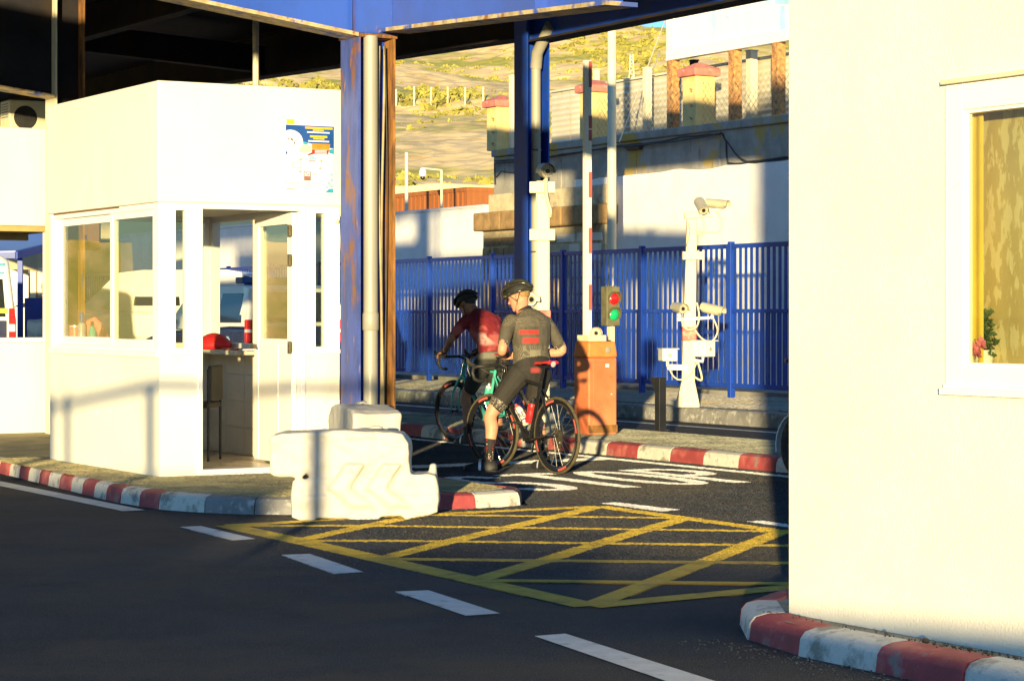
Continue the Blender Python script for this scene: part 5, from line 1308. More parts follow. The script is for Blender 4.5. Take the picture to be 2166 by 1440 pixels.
p0, p1 = P(52, 700, 48.5), P(190, 700, 48.5); mb = MB(); mb.box(p0.x, p1.x, 48.5, 48.6, pz, H-(630-HZ)/F*48.5); build('counter_wall', mb, M['blue'], t_, True)
p0, p1 = P(-140, 700, 53), P(60, 700, 53); mb = MB(); mb.box(p0.x, p1.x, 53, 53.2, pz, H-(570-HZ)/F*53); build('back_panel', mb, M['car_navy'], t_, True)
p0, p1 = P(62, 700, 56), P(210, 700, 56); mb = MB(); mb.box(p0.x, p1.x, 56, 56.2, 2.95, 3.6); build('hanging_panel', mb, M['brown'], t_, True)
p0, p1 = P(-140, 700, 60), P(240, 700, 60); mb = MB(); mb.box(p0.x, p1.x, 60, 60.2, 0, 4.2); t2 = thing('back_building', 'brown and cream building wall behind the blue shelter', 'building', (p0.x, 60, 0)); build('wall', mb, M['tan_wall'], t2, True)
mb = MB(); a_, b_ = P(58, 600, 59.95), P(76, 600, 59.95); mb.box(a_.x, b_.x, 59.93, 59.99, 1.45, 2.5); c_, d_ = P(80, 600, 59.9), P(140, 600, 59.9); mb.box(c_.x, d_.x, 59.93, 59.99, 1.2, 2.6); build('window', mb, M['cream_metal'], t2, True)
# scooter half hidden behind the office building
p = G(1699, 1016); o = thing('scooter', 'parked scooter with pale mudguard peeping past the office building corner', 'scooter', (p.x, p.y, 0), R(120))
# local x forward
r = .235
def swheel(x):
    mb = MB(); mb.torus((x, 0, r+.045), (0, 1, 0), r-.02, .065, 32, 10); t = build('wheel', mb, M['rubber'], o, smooth=60)
    mb = MB(); mb.lathe([(.03, -.06), (.05, -.05), (r-.07, -.03), (r-.06, .03), (.05, .05), (.03, .06)], (x, 0, r+.045), (0, 1, 0), 20); build('rim', mb, M['silver'], t, smooth=40)
swheel(0); swheel(-1.25)
mb = MB(); rr = []
for k in range(12):
    t = R(-10+150*k/11); rr.append([Vector((x_*math.cos(t), y_, r+.045+x_*math.sin(t))) for x_, y_ in ((r+.06, -.075), (r+.09, 0), (r+.06, .075), (r+.05, .07), (r+.08, 0), (r+.05, -.07))])
mb.rings(rr); build('mudguard', mb, M['car_white'], o, smooth=60)
mb = MB(); mb.tube([(0, -.09, r+.045), (-.05, -.09, .45), (-.16, -.05, .75)], .022, 8); mb.tube([(0, .09, r+.045), (-.05, .09, .45), (-.16, .05, .75)], .022, 8); build('fork', mb, M['silver'], o, smooth=60)
mb = MB(); mb.rings([[Vector((-.14, -.16, .30)), Vector((-.14, .16, .30)), Vector((-.34, .16, .28)), Vector((-.34, -.16, .28))], [Vector((-.10, -.2, .7)), Vector((-.10, .2, .7)), Vector((-.25, .17, .7)), Vector((-.25, -.17, .7))], [Vector((-.2, -.1, 1.0)), Vector((-.2, .1, 1.0)), Vector((-.28, .08, 1.0)), Vector((-.28, -.08, 1.0))]]); build('leg_shield', mb, M['car_white'], o, bevel=.03)
mb = MB(); mb.rings([[Vector((-.3, y, .3)), Vector((-1.2, y, .35)), Vector((-1.45, y*.6, .75)), Vector((-.75, y*.8, .72)), Vector((-.6, y, .38))] for y in (-.17, .17)]); build('body', mb, M['car_white'], o, bevel=.03)
mb = MB(); mb.rings([[Vector((-.7, y, .722)), Vector((-1.45, y, .76)), Vector((-1.4, y, .84)), Vector((-.75, y, .80))] for y in (-.14, .14)]); build('seat', mb, M['black_matte'], o, bevel=.03)
mb = MB(); mb.tube([(-.2, -.34, 1.02), (-.24, -.1, 1.0), (-.24, .1, 1.0), (-.2, .34, 1.02)], .016, 8); build('handlebar', mb, M['black'], o, smooth=60)
mb = MB(); mb.ell((-.12, 0, .9), .07, .1, .08); build('headlight', mb, M['clear_lamp'], o, smooth=60)
# ================================================================== BICYCLES
def bicycle(label, loc, rz, frame_m, rim_m, tyre_m, steer=0.0, saddle_m='red_saddle', clr='carbon'):
    o = thing('road_bicycle', label, 'bicycle', loc, rz)
    r = .338; wb = .99; hub = Vector((0, 0, r)); fhub = Vector((wb, 0, r)); bb_ = Vector((.405, 0, .275)); st = Vector((.24, 0, .80)); sd_ = Vector((.195, 0, .955))
    ht = Vector((.80, 0, .86)); hl = Vector((.845, 0, .72))
    mb = MB()
    mb.tube([bb_, st], [.02, .016], 12); mb.tube([hl+Vector((-.01, 0, .01)), bb_], [.026, .028], 12); mb.tube([st+Vector((.008, 0, -.03)), ht+Vector((-.005, 0, -.01))], [.016, .02], 12); mb.tube([hl, ht], [.026, .022], 12)
    mb.lathe([(.024, -.04), (.024, .04)], bb_, (0, 1, 0), 14)
    for s_ in (-1, 1):
        mb.tube([bb_+Vector((-.03, s_*.03, 0)), hub+Vector((.06, s_*.062, 0)), hub+Vector((0, s_*.066, 0))], [.013, .010, .009], 8)
        mb.tube([st+Vector((-.01, s_*.018, -.07)), hub+Vector((.02, s_*.06, .10)), hub+Vector((0, s_*.066, 0))], [.009, .008, .008], 8)
    build('frame', mb, M[frame_m], o, smooth=50)
    mb = MB(); mb.tube([st+Vector((.006, 0, -.02)), sd_+Vector((0, 0, -.03))], .0135, 12); mb.bar(sd_+Vector((-.03, 0, -.025)), sd_+Vector((.05, 0, -.025)), .035, .02); build('seatpost', mb, M[clr], o, smooth=50)
    # saddle: shaped shell with a central cut-out and rails
    mb = MB(); rr = []
    prof = [(-.135, .028, -.004), (-.13, .066, .006), (-.08, .070, .004), (-.02, .045, -.004), (.05, .024, -.004), (.11, .019, -.006), (.135, .010, -.016)]
    for sgn in (-1, 1):
        rr = []
        for x, w, z in prof:
            inn = .010 if -.12 < x < .09 else .0015
            inn = min(inn, w*.6)
            rr.append([sd_+Vector((x, sgn*inn, z+.022)), sd_+Vector((x, sgn*(w*.6+inn*.4), z+.024)), sd_+Vector((x, sgn*w, z+.012)), sd_+Vector((x, sgn*w, z+.002)), sd_+Vector((x, sgn*(w*.7), z+.006)), sd_+Vector((x, sgn*inn, z+.008))])
        mb.rings(rr)
    sdl = build('saddle', mb, M[saddle_m], o, smooth=60)
    mb = MB()
    for s_ in (-1, 1): mb.tube([sd_+Vector((-.12, s_*.03, .004)), sd_+Vector((-.06, s_*.022, -.022)), sd_+Vector((.05, s_*.022, -.024)), sd_+Vector((.12, s_*.008, -.004))], .0038, 6)
    build('rail', mb, M[clr], sdl, smooth=60)
    mb = MB(); mb.lathe([(.022, 0), (.026, .006), (.018, .008)], sd_+Vector((-.137, 0, .0)), (-1, 0, -.2), 12); build('badge', mb, M['silver'], sdl)
    # wheels
    def wheel_(c, steer_m=None, cass=False):
        T = (lambda p: p) if steer_m is None else (lambda p: steer_m @ p)
        ax = Vector((0, 1, 0))
        def put(nm, mb, m, par, sm=60):
            mb.v = [T(p) for p in mb.v]; return build(nm, mb, m, par, smooth=sm)
        mb = MB(); mb.torus(c, ax, r-.0145, .0145, 64, 10); wl_ = put('wheel', mb, M[tyre_m], o)
        mb = MB(); n = 64; rr = []
        for i in range(n):
            t = 2*math.pi*i/n; d = Vector((math.cos(t), 0, math.sin(t)))
            rr.append([c+d*(r-.022)+ax*.0115, c+d*(r-.045)+ax*.012, c+d*(r-.068)+ax*.003, c+d*(r-.068)-ax*.003, c+d*(r-.045)-ax*.012, c+d*(r-.022)-ax*.0115])
        mb.rings(rr, 0, False, True)
        for i in range(4):
            t0 = R(60+90*i)
            for s_ in (1, -1):
                q = []
                pts = [(r-.028, t0+R(k*3.0)) for k in range(9)]
                for k in range(8):
                    (ra, ta), (rb_, tb) = pts[k], pts[k+1]
                    A = lambda rad, t: c+Vector((math.cos(t), 0, math.sin(t)))*rad+ax*(.0127*s_)
                    mb.quad(A(ra, ta), A(rb_, tb), A(rb_-.020, tb), A(ra-.020, ta), 1)
        put('rim', mb, [M[rim_m], M['arm_red']], wl_, 50)
        mb = MB()
        for i in range(20):
            t = 2*math.pi*i/20; t2 = t+(.5 if i % 2 else -.5); s_ = 1 if (i//2) % 2 else -1
            mb.tube([c+Vector((math.cos(t2), 0, math.sin(t2)))*.018+ax*(.03*s_), c+Vector((math.cos(t), 0, math.sin(t)))*(r-.066)], .0013, 4)
        put('spokes', mb, M['steel'], wl_)
        mb = MB(); mb.lathe([(.009, -.062), (.012, -.04), (.022, -.032), (.013, -.02), (.013, .02), (.022, .032), (.012, .04), (.009, .062)], c, ax, 14); put('hub', mb, M['black'], wl_)
        if cass:
            mb = MB()
            for k in range(9): mb.lathe([(.026+.004*k, -.046+.0042*k-.0), (.026+.004*k, -.0445+.0042*k)], c, ax, 24)
            put('cassette', mb, M['chain'], wl_, 30)
    wheel_(hub, None, True)
    # steering assembly turns about the head tube axis
    axis = (ht-hl).normalized()
    SM = Matrix.Translation(hl) @ Matrix.Rotation(steer, 4, axis) @ Matrix.Translation(-hl)
    wheel_(fhub, SM)
    def sput(nm, mb, m, par=None, sm=60): mb.v = [SM @ p for p in mb.v]; return build(nm, mb, m, par or o, smooth=sm)
    mb = MB()
    for s_ in (-1, 1): mb.tube([hl+Vector((0, s_*.0, -.0)), hl+Vector((.02, s_*.04, -.045)), fhub+Vector((-.035, s_*.052, .20)), fhub+Vector((0, s_*.052, 0))], [.022, .016, .012, .009], 10)
    sput('fork', mb, M[frame_m])
    bar_c = ht+Vector((.095, 0, .075))
    mb = MB(); mb.tube([ht, ht+Vector((-.012, 0, .045)), bar_c], [.018, .017, .016], 10); sput('stem', mb, M[clr])
    mb = MB()
    half = [(0, 0, 0), (0, .10, 0), (.0, .175, 0), (.035, .205, .0), (.085, .21, -.012), (.10, .21, -.06), (.075, .21, -.115), (.02, .212, -.13), (-.04, .213, -.13)]
    pts = [bar_c+Vector((x, -y, z)) for x, y, z in half[::-1]]+[bar_c+Vector((x, y, z)) for x, y, z in half[1:]]
    mb.tube(pts, .0155, 10); hb_ = sput('handlebar', mb, M['black_matte'])
    for s_ in (-1, 1):
        mb = MB(); q = bar_c+Vector((.075, s_*.21, .004)); mb.tube([q, q+Vector((.06, 0, .022)), q+Vector((.085, 0, .06))], [.018, .019, .014], 10); bh = sput('brake_hood', mb, M['rubber'], hb_)
        mb = MB(); mb.tube([q+Vector((.075, 0, .03)), q+Vector((.085, 0, -.03)), q+Vector((.055, 0, -.095))], [.008, .007, .006], 6); sput('brake_lever', mb, M['black'], hb_)
    mb = MB()
    for s_ in (-1, 1): mb.tube([bar_c+Vector((.10, s_*.2, .0)), bar_c+Vector((.13, s_*.1, -.02)), hl+Vector((.07, s_*.03, .12)), hl+Vector((.03, s_*.03, -.03))], .0028, 5)
    sput('brake_cable', mb, M['cable'])
    # brakes
    mb = MB(); q = st+Vector((-.075, 0, -.13)); 
    for s_ in (-1, 1): mb.tube([q, q+Vector((-.02, s_*.035, .0)), q+Vector((-.03, s_*.022, -.055))], .009, 6)
    build('brake_caliper', mb, M['black'], o, smooth=60)
    # drivetrain on the right (-y)
    mb = MB()
    for rad, y in ((.105, -.047), (.078, -.041)): mb.torus(bb_+Vector((0, y, 0)), (0, 1, 0), rad, .004, 40, 6)
    for k in range(5):
        a = k*2*math.pi/5; mb.bar(bb_+Vector((0, -.047, 0)), bb_+Vector((.1*math.cos(a), -.047, .1*math.sin(a))), .006, .018)
    mb.bar(bb_+Vector((0, -.062, 0)), bb_+Vector((-.05, -.07, -.162)), .014, .022, 0, (0, 1, 0)); mb.bar(bb_+Vector((0, .062, 0)), bb_+Vector((.05, .07, .162)), .014, .022, 0, (0, 1, 0))
    ck = build('crankset', mb, M['black'], o, smooth=40)
    for s_, q in ((-1, Vector((-.05, -.11, -.162))), (1, Vector((.05, .11, .162)))):
        mb = MB(); c = bb_+q; mb.box(c.x-.04, c.x+.04, c.y-.035, c.y+.035, c.z-.009, c.z+.009); build('pedal', mb, M['black_matte'], ck, bevel=.004)
    mb = MB(); mb.tube([hub+Vector((0, -.04, .045)), bb_+Vector((0, -.044, .105))], .0035, 6); mb.tube([bb_+Vector((0, -.044, -.105)), hub+Vector((.045, -.04, -.12)), hub+Vector((.03, -.04, -.06)), hub+Vector((0, -.04, -.045))], .0035, 6)
    mb.torus(hub+Vector((.03, -.04, -.065)), (0, 1, 0), .018, .004, 14, 5); mb.torus(hub+Vector((.042, -.04, -.125)), (0, 1, 0), .018, .004, 14, 5); mb.bar(hub+Vector((.01, -.06, -.03)), hub+Vector((.045, -.055, -.13)), .012, .02)
    build('chain', mb, M['chain'], o, smooth=60)
    for a, e in ((bb_, hl), (bb_, st)):
        d = (e-a).normalized(); n_ = Vector((-d.z, 0, d.x)); n_ = n_ if (n_.z > 0) == (e is hl) else -n_
        if e is st: n_ = Vector((d.z, 0, -d.x))
        c = a+d*(.26)+n_*.03
        mb = MB()
        for s_ in (-1, 1): mb.tube([c-d*.09+n_*.0, c-d*.085+n_*.04+Vector((0, s_*.04, 0)), c+d*.05+n_*.045+Vector((0, s_*.041, 0)), c+d*.02+n_*.0], .0035, 6)
        build('bottle_cage', mb, M[clr], o, smooth=60)
    return o, (bb_, hl, st)
def bottle(bike, info, which, m, mcap, label, mark=None, h=.19):
    bb_, hl, st = info; e = hl if which == 'down' else st; d = (e-bb_).normalized()
    n_ = Vector((-d.z, 0, d.x))
    if which == 'down' and n_.z < 0: n_ = -n_
    if which == 'seat': n_ = Vector((d.z, 0, -d.x))
    c = bb_+d*(.15)+n_*.064
    rot = bike.rotation_euler.to_matrix(); base = Vector(bike.location)+rot @ c
    o = thing('water_bottle', label, 'bottle', base, bike.rotation_euler.z)
    mb = MB(); mb.lathe([(.034, 0), (.037, .01), (.037, h*.55), (.033, h*.62), (.037, h*.7), (.036, h*.85), (.028, h*.93)], (0, 0, 0), d, 18); build('body', mb, M[m], o, smooth=50)
    mb = MB(); mb.lathe([(.03, h*.93), (.03, h), (.014, h+.01), (.012, h+.035)], (0, 0, 0), d, 14); build('cap', mb, M[mcap], o, smooth=50)
    if mark:
        mb = MB(); mb.lathe([(.0376, .02), (.0376, .035)], (0, 0, 0), d, 18, cap=False); build('print', mb, M['p_ink'], o)
        s_ = d.cross(Vector((0, 1, 0))).normalized(); yv = Vector((0, 1, 0))
        def W(a, b): t = a/.038; return d*b+(yv*math.cos(t+R(90))*1.0+s_*math.sin(t+R(90))*1.0)*.0384
        # lettering block "AE" on the side towards the viewer (rear left)
        out = -s_ if (-s_).x < 0 else s_
        mb = MB()
        def st_(p, q, w=.008):
            A = [W2b(*p), W2b(*q)]
            n = (A[1]-A[0]).normalized().cross(out+yv*.6).normalized()*w/2; mb.quad(A[0]-n, A[1]-n, A[1]+n, A[0]+n)
        dirs = (out*.75+yv*.65).normalized(); tg = d.cross(dirs).normalized()
        def W2b(a, b): 
            t = a/.0385; return d*b+(dirs*math.cos(t)+tg*math.sin(t))*.0385
        for p, q in (((-.028, .05), (-.016, .105)), ((-.016, .105), (-.004, .05)), ((-.023, .07), (-.009, .07)), ((.006, .05), (.006, .105)), ((.006, .102), (.026, .102)), ((.006, .078), (.022, .078)), ((.006, .053), (.026, .053))): st_(p, q)
        build('lettering', mb, M['p_ink'], o)
    return o
HD = math.atan2(.82, -.57)
hv = Vector((math.cos(HD), math.sin(HD), 0)); hr = Vector((hv.y, -hv.x, 0))      # heading, right
rc2 = G(1178, 1006); b2_, inf2 = bicycle('black road bicycle with red saddle straddled by the rider in grey jersey', (rc2.x, rc2.y, .012), HD, 'carbon', 'carbon', 'tan_tyre', steer=R(10))
bottle(b2_, inf2, 'down', 'cam_white', 'arm_red', 'white lettered water bottle on the black bicycle down tube', True)
bottle(b2_, inf2, 'seat', 'red_saddle', 'black_matte', 'red water bottle on the black bicycle seat tube')
HD1 = math.atan2(.80, -.60)
rc1 = Vector((-.03, 24.62, .012)); b1_, inf1 = bicycle('teal framed road bicycle under the rider in the maroon jersey', rc1, HD1, 'teal', 'carbon', 'rubber', steer=R(4))
bottle(b1_, inf1, 'seat', 'teal', 'cam_white', 'teal water bottle on the teal bicycle seat tube')

# ================================================================== PEOPLE
def lerpv(a, b, t): return a+(b-a)*t
def limb(mb, pts, rad, n=12):
    pts = [Vector(p) for p in pts]
    q = []; rr = []
    for i in range(len(pts)-1):
        p0, p1, p2, p3 = pts[max(i-1, 0)], pts[i], pts[i+1], pts[min(i+2, len(pts)-1)]
        for k in range(5):
            t = k/5; q.append(.5*((2*p1)+(p2-p0)*t+(2*p0-5*p1+4*p2-p3)*t*t+(3*p1-p0-3*p2+p3)*t**3)); rr.append(rad[i]+(rad[i+1]-rad[i])*t)
    q.append(pts[-1]); rr.append(rad[-1])
    d0 = (q[0]-q[1]).normalized(); d1 = (q[-1]-q[-2]).normalized()
    q = [q[0]+d0*rr[0]*.75]+[q[0]+d0*rr[0]*.4]+q+[q[-1]+d1*rr[-1]*.4, q[-1]+d1*rr[-1]*.75]
    rr = [rr[0]*.35, rr[0]*.8]+rr+[rr[-1]*.8, rr[-1]*.35]
    mb.tube(q, rr, n)
def torso(mb, secs, grow=0.0, n=18):
    """secs: (centre, side axis, half width, half depth)"""
    rings = []
    for i, (c, s_, a, b) in enumerate(secs):
        c0 = secs[max(i-1, 0)][0]; c1 = secs[min(i+1, len(secs)-1)][0]; up = (c1-c0).normalized()
        f = up.cross(s_).normalized()*-1
        s2 = f.cross(up).normalized(); s2 = s2 if s2.dot(s_) > 0 else -s2
        ring = []
        for q in range(n):
            t = 2*math.pi*q/n; ct, st_ = math.cos(t), math.sin(t)
            k = 1/((abs(ct)**2.5+abs(st_)**2.5)**(1/2.5))
            ring.append(c+s2*((a+grow)*ct*k)+f*((b+grow)*st_*k))
        rings.append(ring)
    mb.rings(rings)
def hand(mb, wrist, d, nrm, side, curl=.5, s=1.0):
    """d: direction from wrist to knuckles; nrm: back-of-hand normal; side: vector towards the thumb"""
    wrist, d, nrm = Vector(wrist), Vector(d).normalized(), Vector(nrm).normalized()
    th = Vector(side); th = (th-d*th.dot(d)).normalized(); nrm = (nrm-d*nrm.dot(d)-th*nrm.dot(th)).normalized()
    rings = []
    for t, w, h in ((-.02, .026, .020), (.02, .033, .018), (.06, .041, .016), (.09, .040, .013)):
        c = wrist+d*t*s; rings.append([c+th*(w*s*math.cos(2*math.pi*q/12))+nrm*(h*s*math.sin(2*math.pi*q/12)) for q in range(12)])
    mb.rings(rings)
    for off, ln, r in ((.030, .070, .0092), (.010, .080, .0095), (-.011, .074, .009), (-.030, .058, .008)):
        p = wrist+d*.085*s+th*off*s; dd_ = d; pts = [p]; a = curl*.55
        for k, f in enumerate((.45, .32, .23)):
            ang = curl*(.5+.5*k); dd_ = (dd_*math.cos(ang)-nrm*math.sin(ang)).normalized(); p = p+dd_*ln*f*s; pts.append(p)
        limb(mb, pts, [r*s, r*.95*s, r*.88*s, r*.75*s], 8)
    p = wrist+d*.03*s+th*.03*s; t1 = (th*.8+d*.6-nrm*.25).normalized(); t2 = (th*.35+d*.85-nrm*.45).normalized()
    limb(mb, [p, p+t1*.035*s, p+t1*.035*s+t2*.03*s, p+t1*.035*s+t2*.055*s], [.013*s, .011*s, .010*s, .008*s], 8)
def head(mb, c, f, u, s=1.0):
    f, u = Vector(f).normalized(), Vector(u).normalized(); sd_ = f.cross(u).normalized(); u = sd_.cross(f).normalized()
    rings = []
    for z, a, b, fo in ((-.118, .022, .028, .062), (-.105, .042, .050, .042), (-.075, .058, .074, .018), (-.03, .070, .090, .004), (.02, .076, .097, 0), (.06, .073, .092, -.004), (.095, .055, .070, -.006), (.115, .025, .032, -.006)):
        cc = c+u*z*s+f*fo*s; rings.append([cc+sd_*(a*s*math.cos(2*math.pi*q/16))+f*(b*s*math.sin(2*math.pi*q/16)) for q in range(16)])
    mb.rings(rings)
    mb.ell(c+f*.098*s-u*.018*s, .013*s, .013*s, .022*s, 8, 6); mb.ell(c+f*.108*s-u*.03*s, .014*s, .014*s, .012*s, 8, 6)     # nose
    mb.ell(c+f*.086*s-u*.066*s, .020*s, .014*s, .008*s, 8, 6)                                                               # lips
    for k in (-1, 1): mb.ell(c+sd_*k*.078*s-f*.012*s-u*.012*s, .016*s, .016*s, .031*s, 8, 6); mb.ell(c+f*.083*s+sd_*k*.03*s+u*.022*s, .018*s, .016*s, .008*s, 8, 6)
    return sd_, u
def skinned(name, mb, m, parent, vox=.008, sm=4):
    ob = build(name, mb, m, parent, True, smooth=180)
    r_ = ob.modifiers.new('r', 'REMESH'); r_.mode = 'VOXEL'; r_.voxel_size = vox; r_.use_smooth_shade = True
    if sm: s_ = ob.modifiers.new('s', 'SMOOTH'); s_.iterations = sm; s_.factor = .5
    return ob
tx3 = bpy.data.textures.new('folds', 'CLOUDS'); tx3.noise_scale = .075; tx3.noise_depth = 2
def folds(ob, st=.013):
    d = ob.modifiers.new('f', 'DISPLACE'); d.texture = tx3; d.strength = st; d.mid_level = .5; d.texture_coords = 'LOCAL'
    return ob
def helmet(parent, c, f, u, m, s=1.0, strap=True, ms='black_matte'):
    f, u = Vector(f).normalized(), Vector(u).normalized(); sd_ = f.cross(u).normalized(); u = sd_.cross(f).normalized(); c = c+u*.035*s
    rings = []; n = 28
    for k in range(10):
        t = math.pi/2*k/9.3; rad = math.cos(t)**.75 if k < 9 else .12; z = math.sin(t)
        rings.append([c+sd_*(.092*s*rad*math.cos(2*math.pi*q/n))+f*((.128*s)*rad*math.sin(2*math.pi*q/n)-.01*s*(1-z))+u*(z*.105*s-.012*s*(1+.6*math.sin(2*math.pi*q/n))*(1-z)) for q in range(n)])
    mb = MB(); mb.rings(rings); h = build('helmet', mb, M['black_matte'], parent, True, smooth=60)
    mb = MB()
    for k in (-2.6, -1.3, 0, 1.3, 2.6):
        pts = []
        for j in range(11):
            t = math.pi*(.03+.94*j/10); xx = sd_*(.034*s*k*(.45+.55*math.sin(t)))
            hgt = math.sqrt(max(.05, 1-(.034*k*(.45+.55*math.sin(t))/.105)**2))
            pts.append(c+xx+f*(.136*s*math.cos(t))+u*(.112*s*math.sin(t)*hgt+.002))
        mb.tube(pts, [.006*s]+[.0125*s]*9+[.008*s], 8)
    for a in (-1, 1): mb.tube([c+sd_*(.094*s*a)*math.sin(t)+f*(.132*s*math.cos(t))-u*.006*s for t in [math.pi*(.06+.88*j/10) for j in range(11)]], .013*s, 8)
    build('ribs', mb, M[m], h, True, smooth=60)
    if strap:
        mb = MB()
        for a in (-1, 1):
            mb.tube([c+sd_*.084*s*a-f*.05*s-u*.01*s, c+sd_*.082*s*a-f*.0*s-u*.085*s, c+sd_*.03*s*a+f*.05*s-u*.155*s], .0042*s, 6)
            mb.tube([c+sd_*.084*s*a+f*.06*s-u*.01*s, c+sd_*.082*s*a-f*.0*s-u*.085*s], .0042*s, 6)
        build('strap', mb, M[ms], h, True)
    return h
def shoe(parent, heel, toe, m, sole='black_matte', lift=0.0):
    heel, toe = Vector(heel), Vector(toe); d = (toe-heel); L0 = d.length; d.normalize(); s_ = d.cross(Vector((0, 0, 1))).normalized(); u = s_.cross(d)
    rings = []
    for t, w, h in ((-.02, .022, .055), (.0, .036, .085), (.06, .042, .108), (.12, .043, .092), (.18, .050, .066), (.23, .051, .054), (.265, .038, .043), (.285, .014, .028)):
        t = t*L0/.265; c = heel+d*t+u*.012
        rings.append([c+s_*(w*math.cos(a))+u*(max(0, math.sin(a))*h+min(0, math.sin(a))*.004) for a in [2*math.pi*q/16 for q in range(16)]])
    mb = MB(); mb.rings(rings); sh = build('shoe', mb, M[m], parent, True, smooth=60)
    rings = []
    for z in (.0, .014):
        rings.append([heel+d*(t*L0/.265)+s_*w*k+u*z for k, t, w in [(1, -.01, .02), (1, .05, .033), (1, .12, .032), (1, .2, .045), (1, .265, .03), (-1, .265, .03), (-1, .2, .045), (-1, .12, .032), (-1, .05, .033), (-1, -.01, .02)]])
    mb = MB(); mb.rings(rings); build('sole', mb, M[sole], sh, True)
    c = heel+d*.13; rings = [[c+d*t+s_*(.0455*math.cos(a))+u*(.012+.098*max(0, math.sin(a))) for a in [math.pi*q/10 for q in range(11)]] for t in (-.012, .012)]
    mb = MB(); mb.rings(rings, cap=False); build('shoe_strap', mb, M['silver'], sh, True, smooth=60)
    return sh
# ---- materials of clothing
def cloth(name, base, fn):
    m = mat(name, base, .75, .1, 20, .25, 110, spec=.25); nt = m.node_tree; L = nt.links; b = nt.nodes['Principled BSDF']
    cur = b.inputs['Base Color'].links[0].from_socket
    tc = nt.nodes.new('ShaderNodeTexCoord'); sp = nt.nodes.new('ShaderNodeSeparateXYZ'); L.new(tc.outputs['Object'], sp.inputs[0])
    def mr(sock, a, c):
        r = nt.nodes.new('ShaderNodeMapRange'); r.interpolation_type = 'SMOOTHSTEP'; r.inputs['From Min'].default_value = a; r.inputs['From Max'].default_value = c; L.new(sock, r.inputs['Value']); return r.outputs[0]
    def mul(a, c, op='MULTIPLY'):
        x = nt.nodes.new('ShaderNodeMath'); x.operation = op; x.use_clamp = True
        for i, q in enumerate((a, c)):
            if isinstance(q, (int, float)): x.inputs[i].default_value = q
            else: L.new(q, x.inputs[i])
        return x.outputs[0]
    def band(axis, lo, hi, sft=.01): return mul(mr(sp.outputs[axis], lo-sft, lo+sft), mr(sp.outputs[axis], hi+sft, hi-sft))
    def dots(sc, rad):
        v = nt.nodes.new('ShaderNodeTexVoronoi'); v.inputs['Scale'].default_value = sc; v.inputs['Randomness'].default_value = .25; L.new(tc.outputs['Object'], v.inputs['Vector']); return mr(v.outputs['Distance'], rad+.06, rad-.06)
    def noi(sc, lo, hi):
        v = nt.nodes.new('ShaderNodeTexNoise'); v.inputs['Scale'].default_value = sc; L.new(tc.outputs['Object'], v.inputs['Vector']); return mr(v.outputs['Fac'], lo, hi)
    def over(fac, col):
        nonlocal cur
        x = nt.nodes.new('ShaderNodeMix'); x.data_type = 'RGBA'; L.new(fac, x.inputs['Factor']); L.new(cur, x.inputs[6]); x.inputs[7].default_value = (*col, 1); cur = x.outputs[2]
    fn(band, dots, noi, mul, over); L.new(cur, b.inputs['Base Color']); return m

# ---------------------------------------------------------------- rider in the grey jersey, standing astride the black bicycle
base = Vector((.08, 20.82, 0)); fw, rt, up = hv, hr, Vector((0, 0, 1))
mid = Vector(b2_.location)+hv*.60; mid.z = .014
SH = [-.06, .09]
def J(f, r, z):
    k = max(0.0, min(1.0, (z-.5)/.4))
    return mid+fw*(f+SH[0]*k)+rt*(r+SH[1]*k)+Vector((0, 0, z))
rd = thing('person', 'cyclist in grey dotted jersey and black helmet standing astride the black bicycle', 'person', (mid.x, mid.y, 0))
pel = J(0.0, .02, .90)
secs = [(J(-.01, .02, .80), rt, .135, .10), (J(-.01, .02, .88), rt, .172, .118), (J(0, .02, .97), rt, .165, .112), (J(.01, .02, 1.06), rt, .152, .105), (J(.02, .03, 1.16), rt, .168, .118), (J(.035, .03, 1.26), rt, .188, .118), (J(.06, .03, 1.335), rt, .178, .10), (J(.085, .025, 1.385), rt, .12, .075), (J(.10, .02, 1.42), rt, .068, .06)]
shL, shR = J(.05, -.175, 1.315), J(.05, .225, 1.30)
elL, elR = J(-.03, -.315, 1.075), J(-.02, .345, 1.06)
wrL, wrR = J(.27, -.12, 1.02), J(.26, .12, 1.02)
hpL, hpR = J(0, -.085, .87), J(0, .125, .87)
ftL, ftR = J(.10, -.27, 0), J(-.02, .27, 0)
knL, knR = J(.07, -.235, .50), J(.045, .215, .50)
akL, akR = J(.03, -.285, .11), J(-.06, .26, .11)
hc = J(.17, .005, 1.545); hf = (fw*.80-rt*.55-up*.32).normalized(); hu = (up*.93+fw*.3-rt*.12).normalized()
mb = MB(); torso(mb, secs)
limb(mb, [J(.08, .02, 1.36), J(.12, .0, 1.44), hc-hu*.06-hf*.02], [.066, .058, .056])
head(mb, hc, hf, hu)
for s_, sh, el, wr in ((-1, shL, elL, wrL), (1, shR, elR, wrR)):
    limb(mb, [sh, lerpv(sh, el, .5)+rt*s_*.012, el, lerpv(el, wr, .35)+up*-.006, lerpv(el, wr, .8), wr], [.056, .049, .041, .041, .031, .027])
    hand(mb, wr, (wr-el).normalized()*.8-rt*s_*.5, rt*s_*.5-up*.6, up*.8+fw*.3, .75)
for s_, hp__, kn, ak, in ((-1, hpL, knL, akL), (1, hpR, knR, akR)):
    limb(mb, [hp__, lerpv(hp__, kn, .5)+fw*.015, kn+up*.0, lerpv(kn, ak, .30)-fw*.022, lerpv(kn, ak, .7)-fw*.006, ak], [.098, .082, .058, .060, .042, .036])
    limb(mb, [ak, ak-up*.06, ak-up*.075+fw*.1-rt*(.03 if s_ < 0 else 0)], [.036, .036, .03])
skinned('body', mb, M['skin'], rd, .0075, 3)
mb = MB()
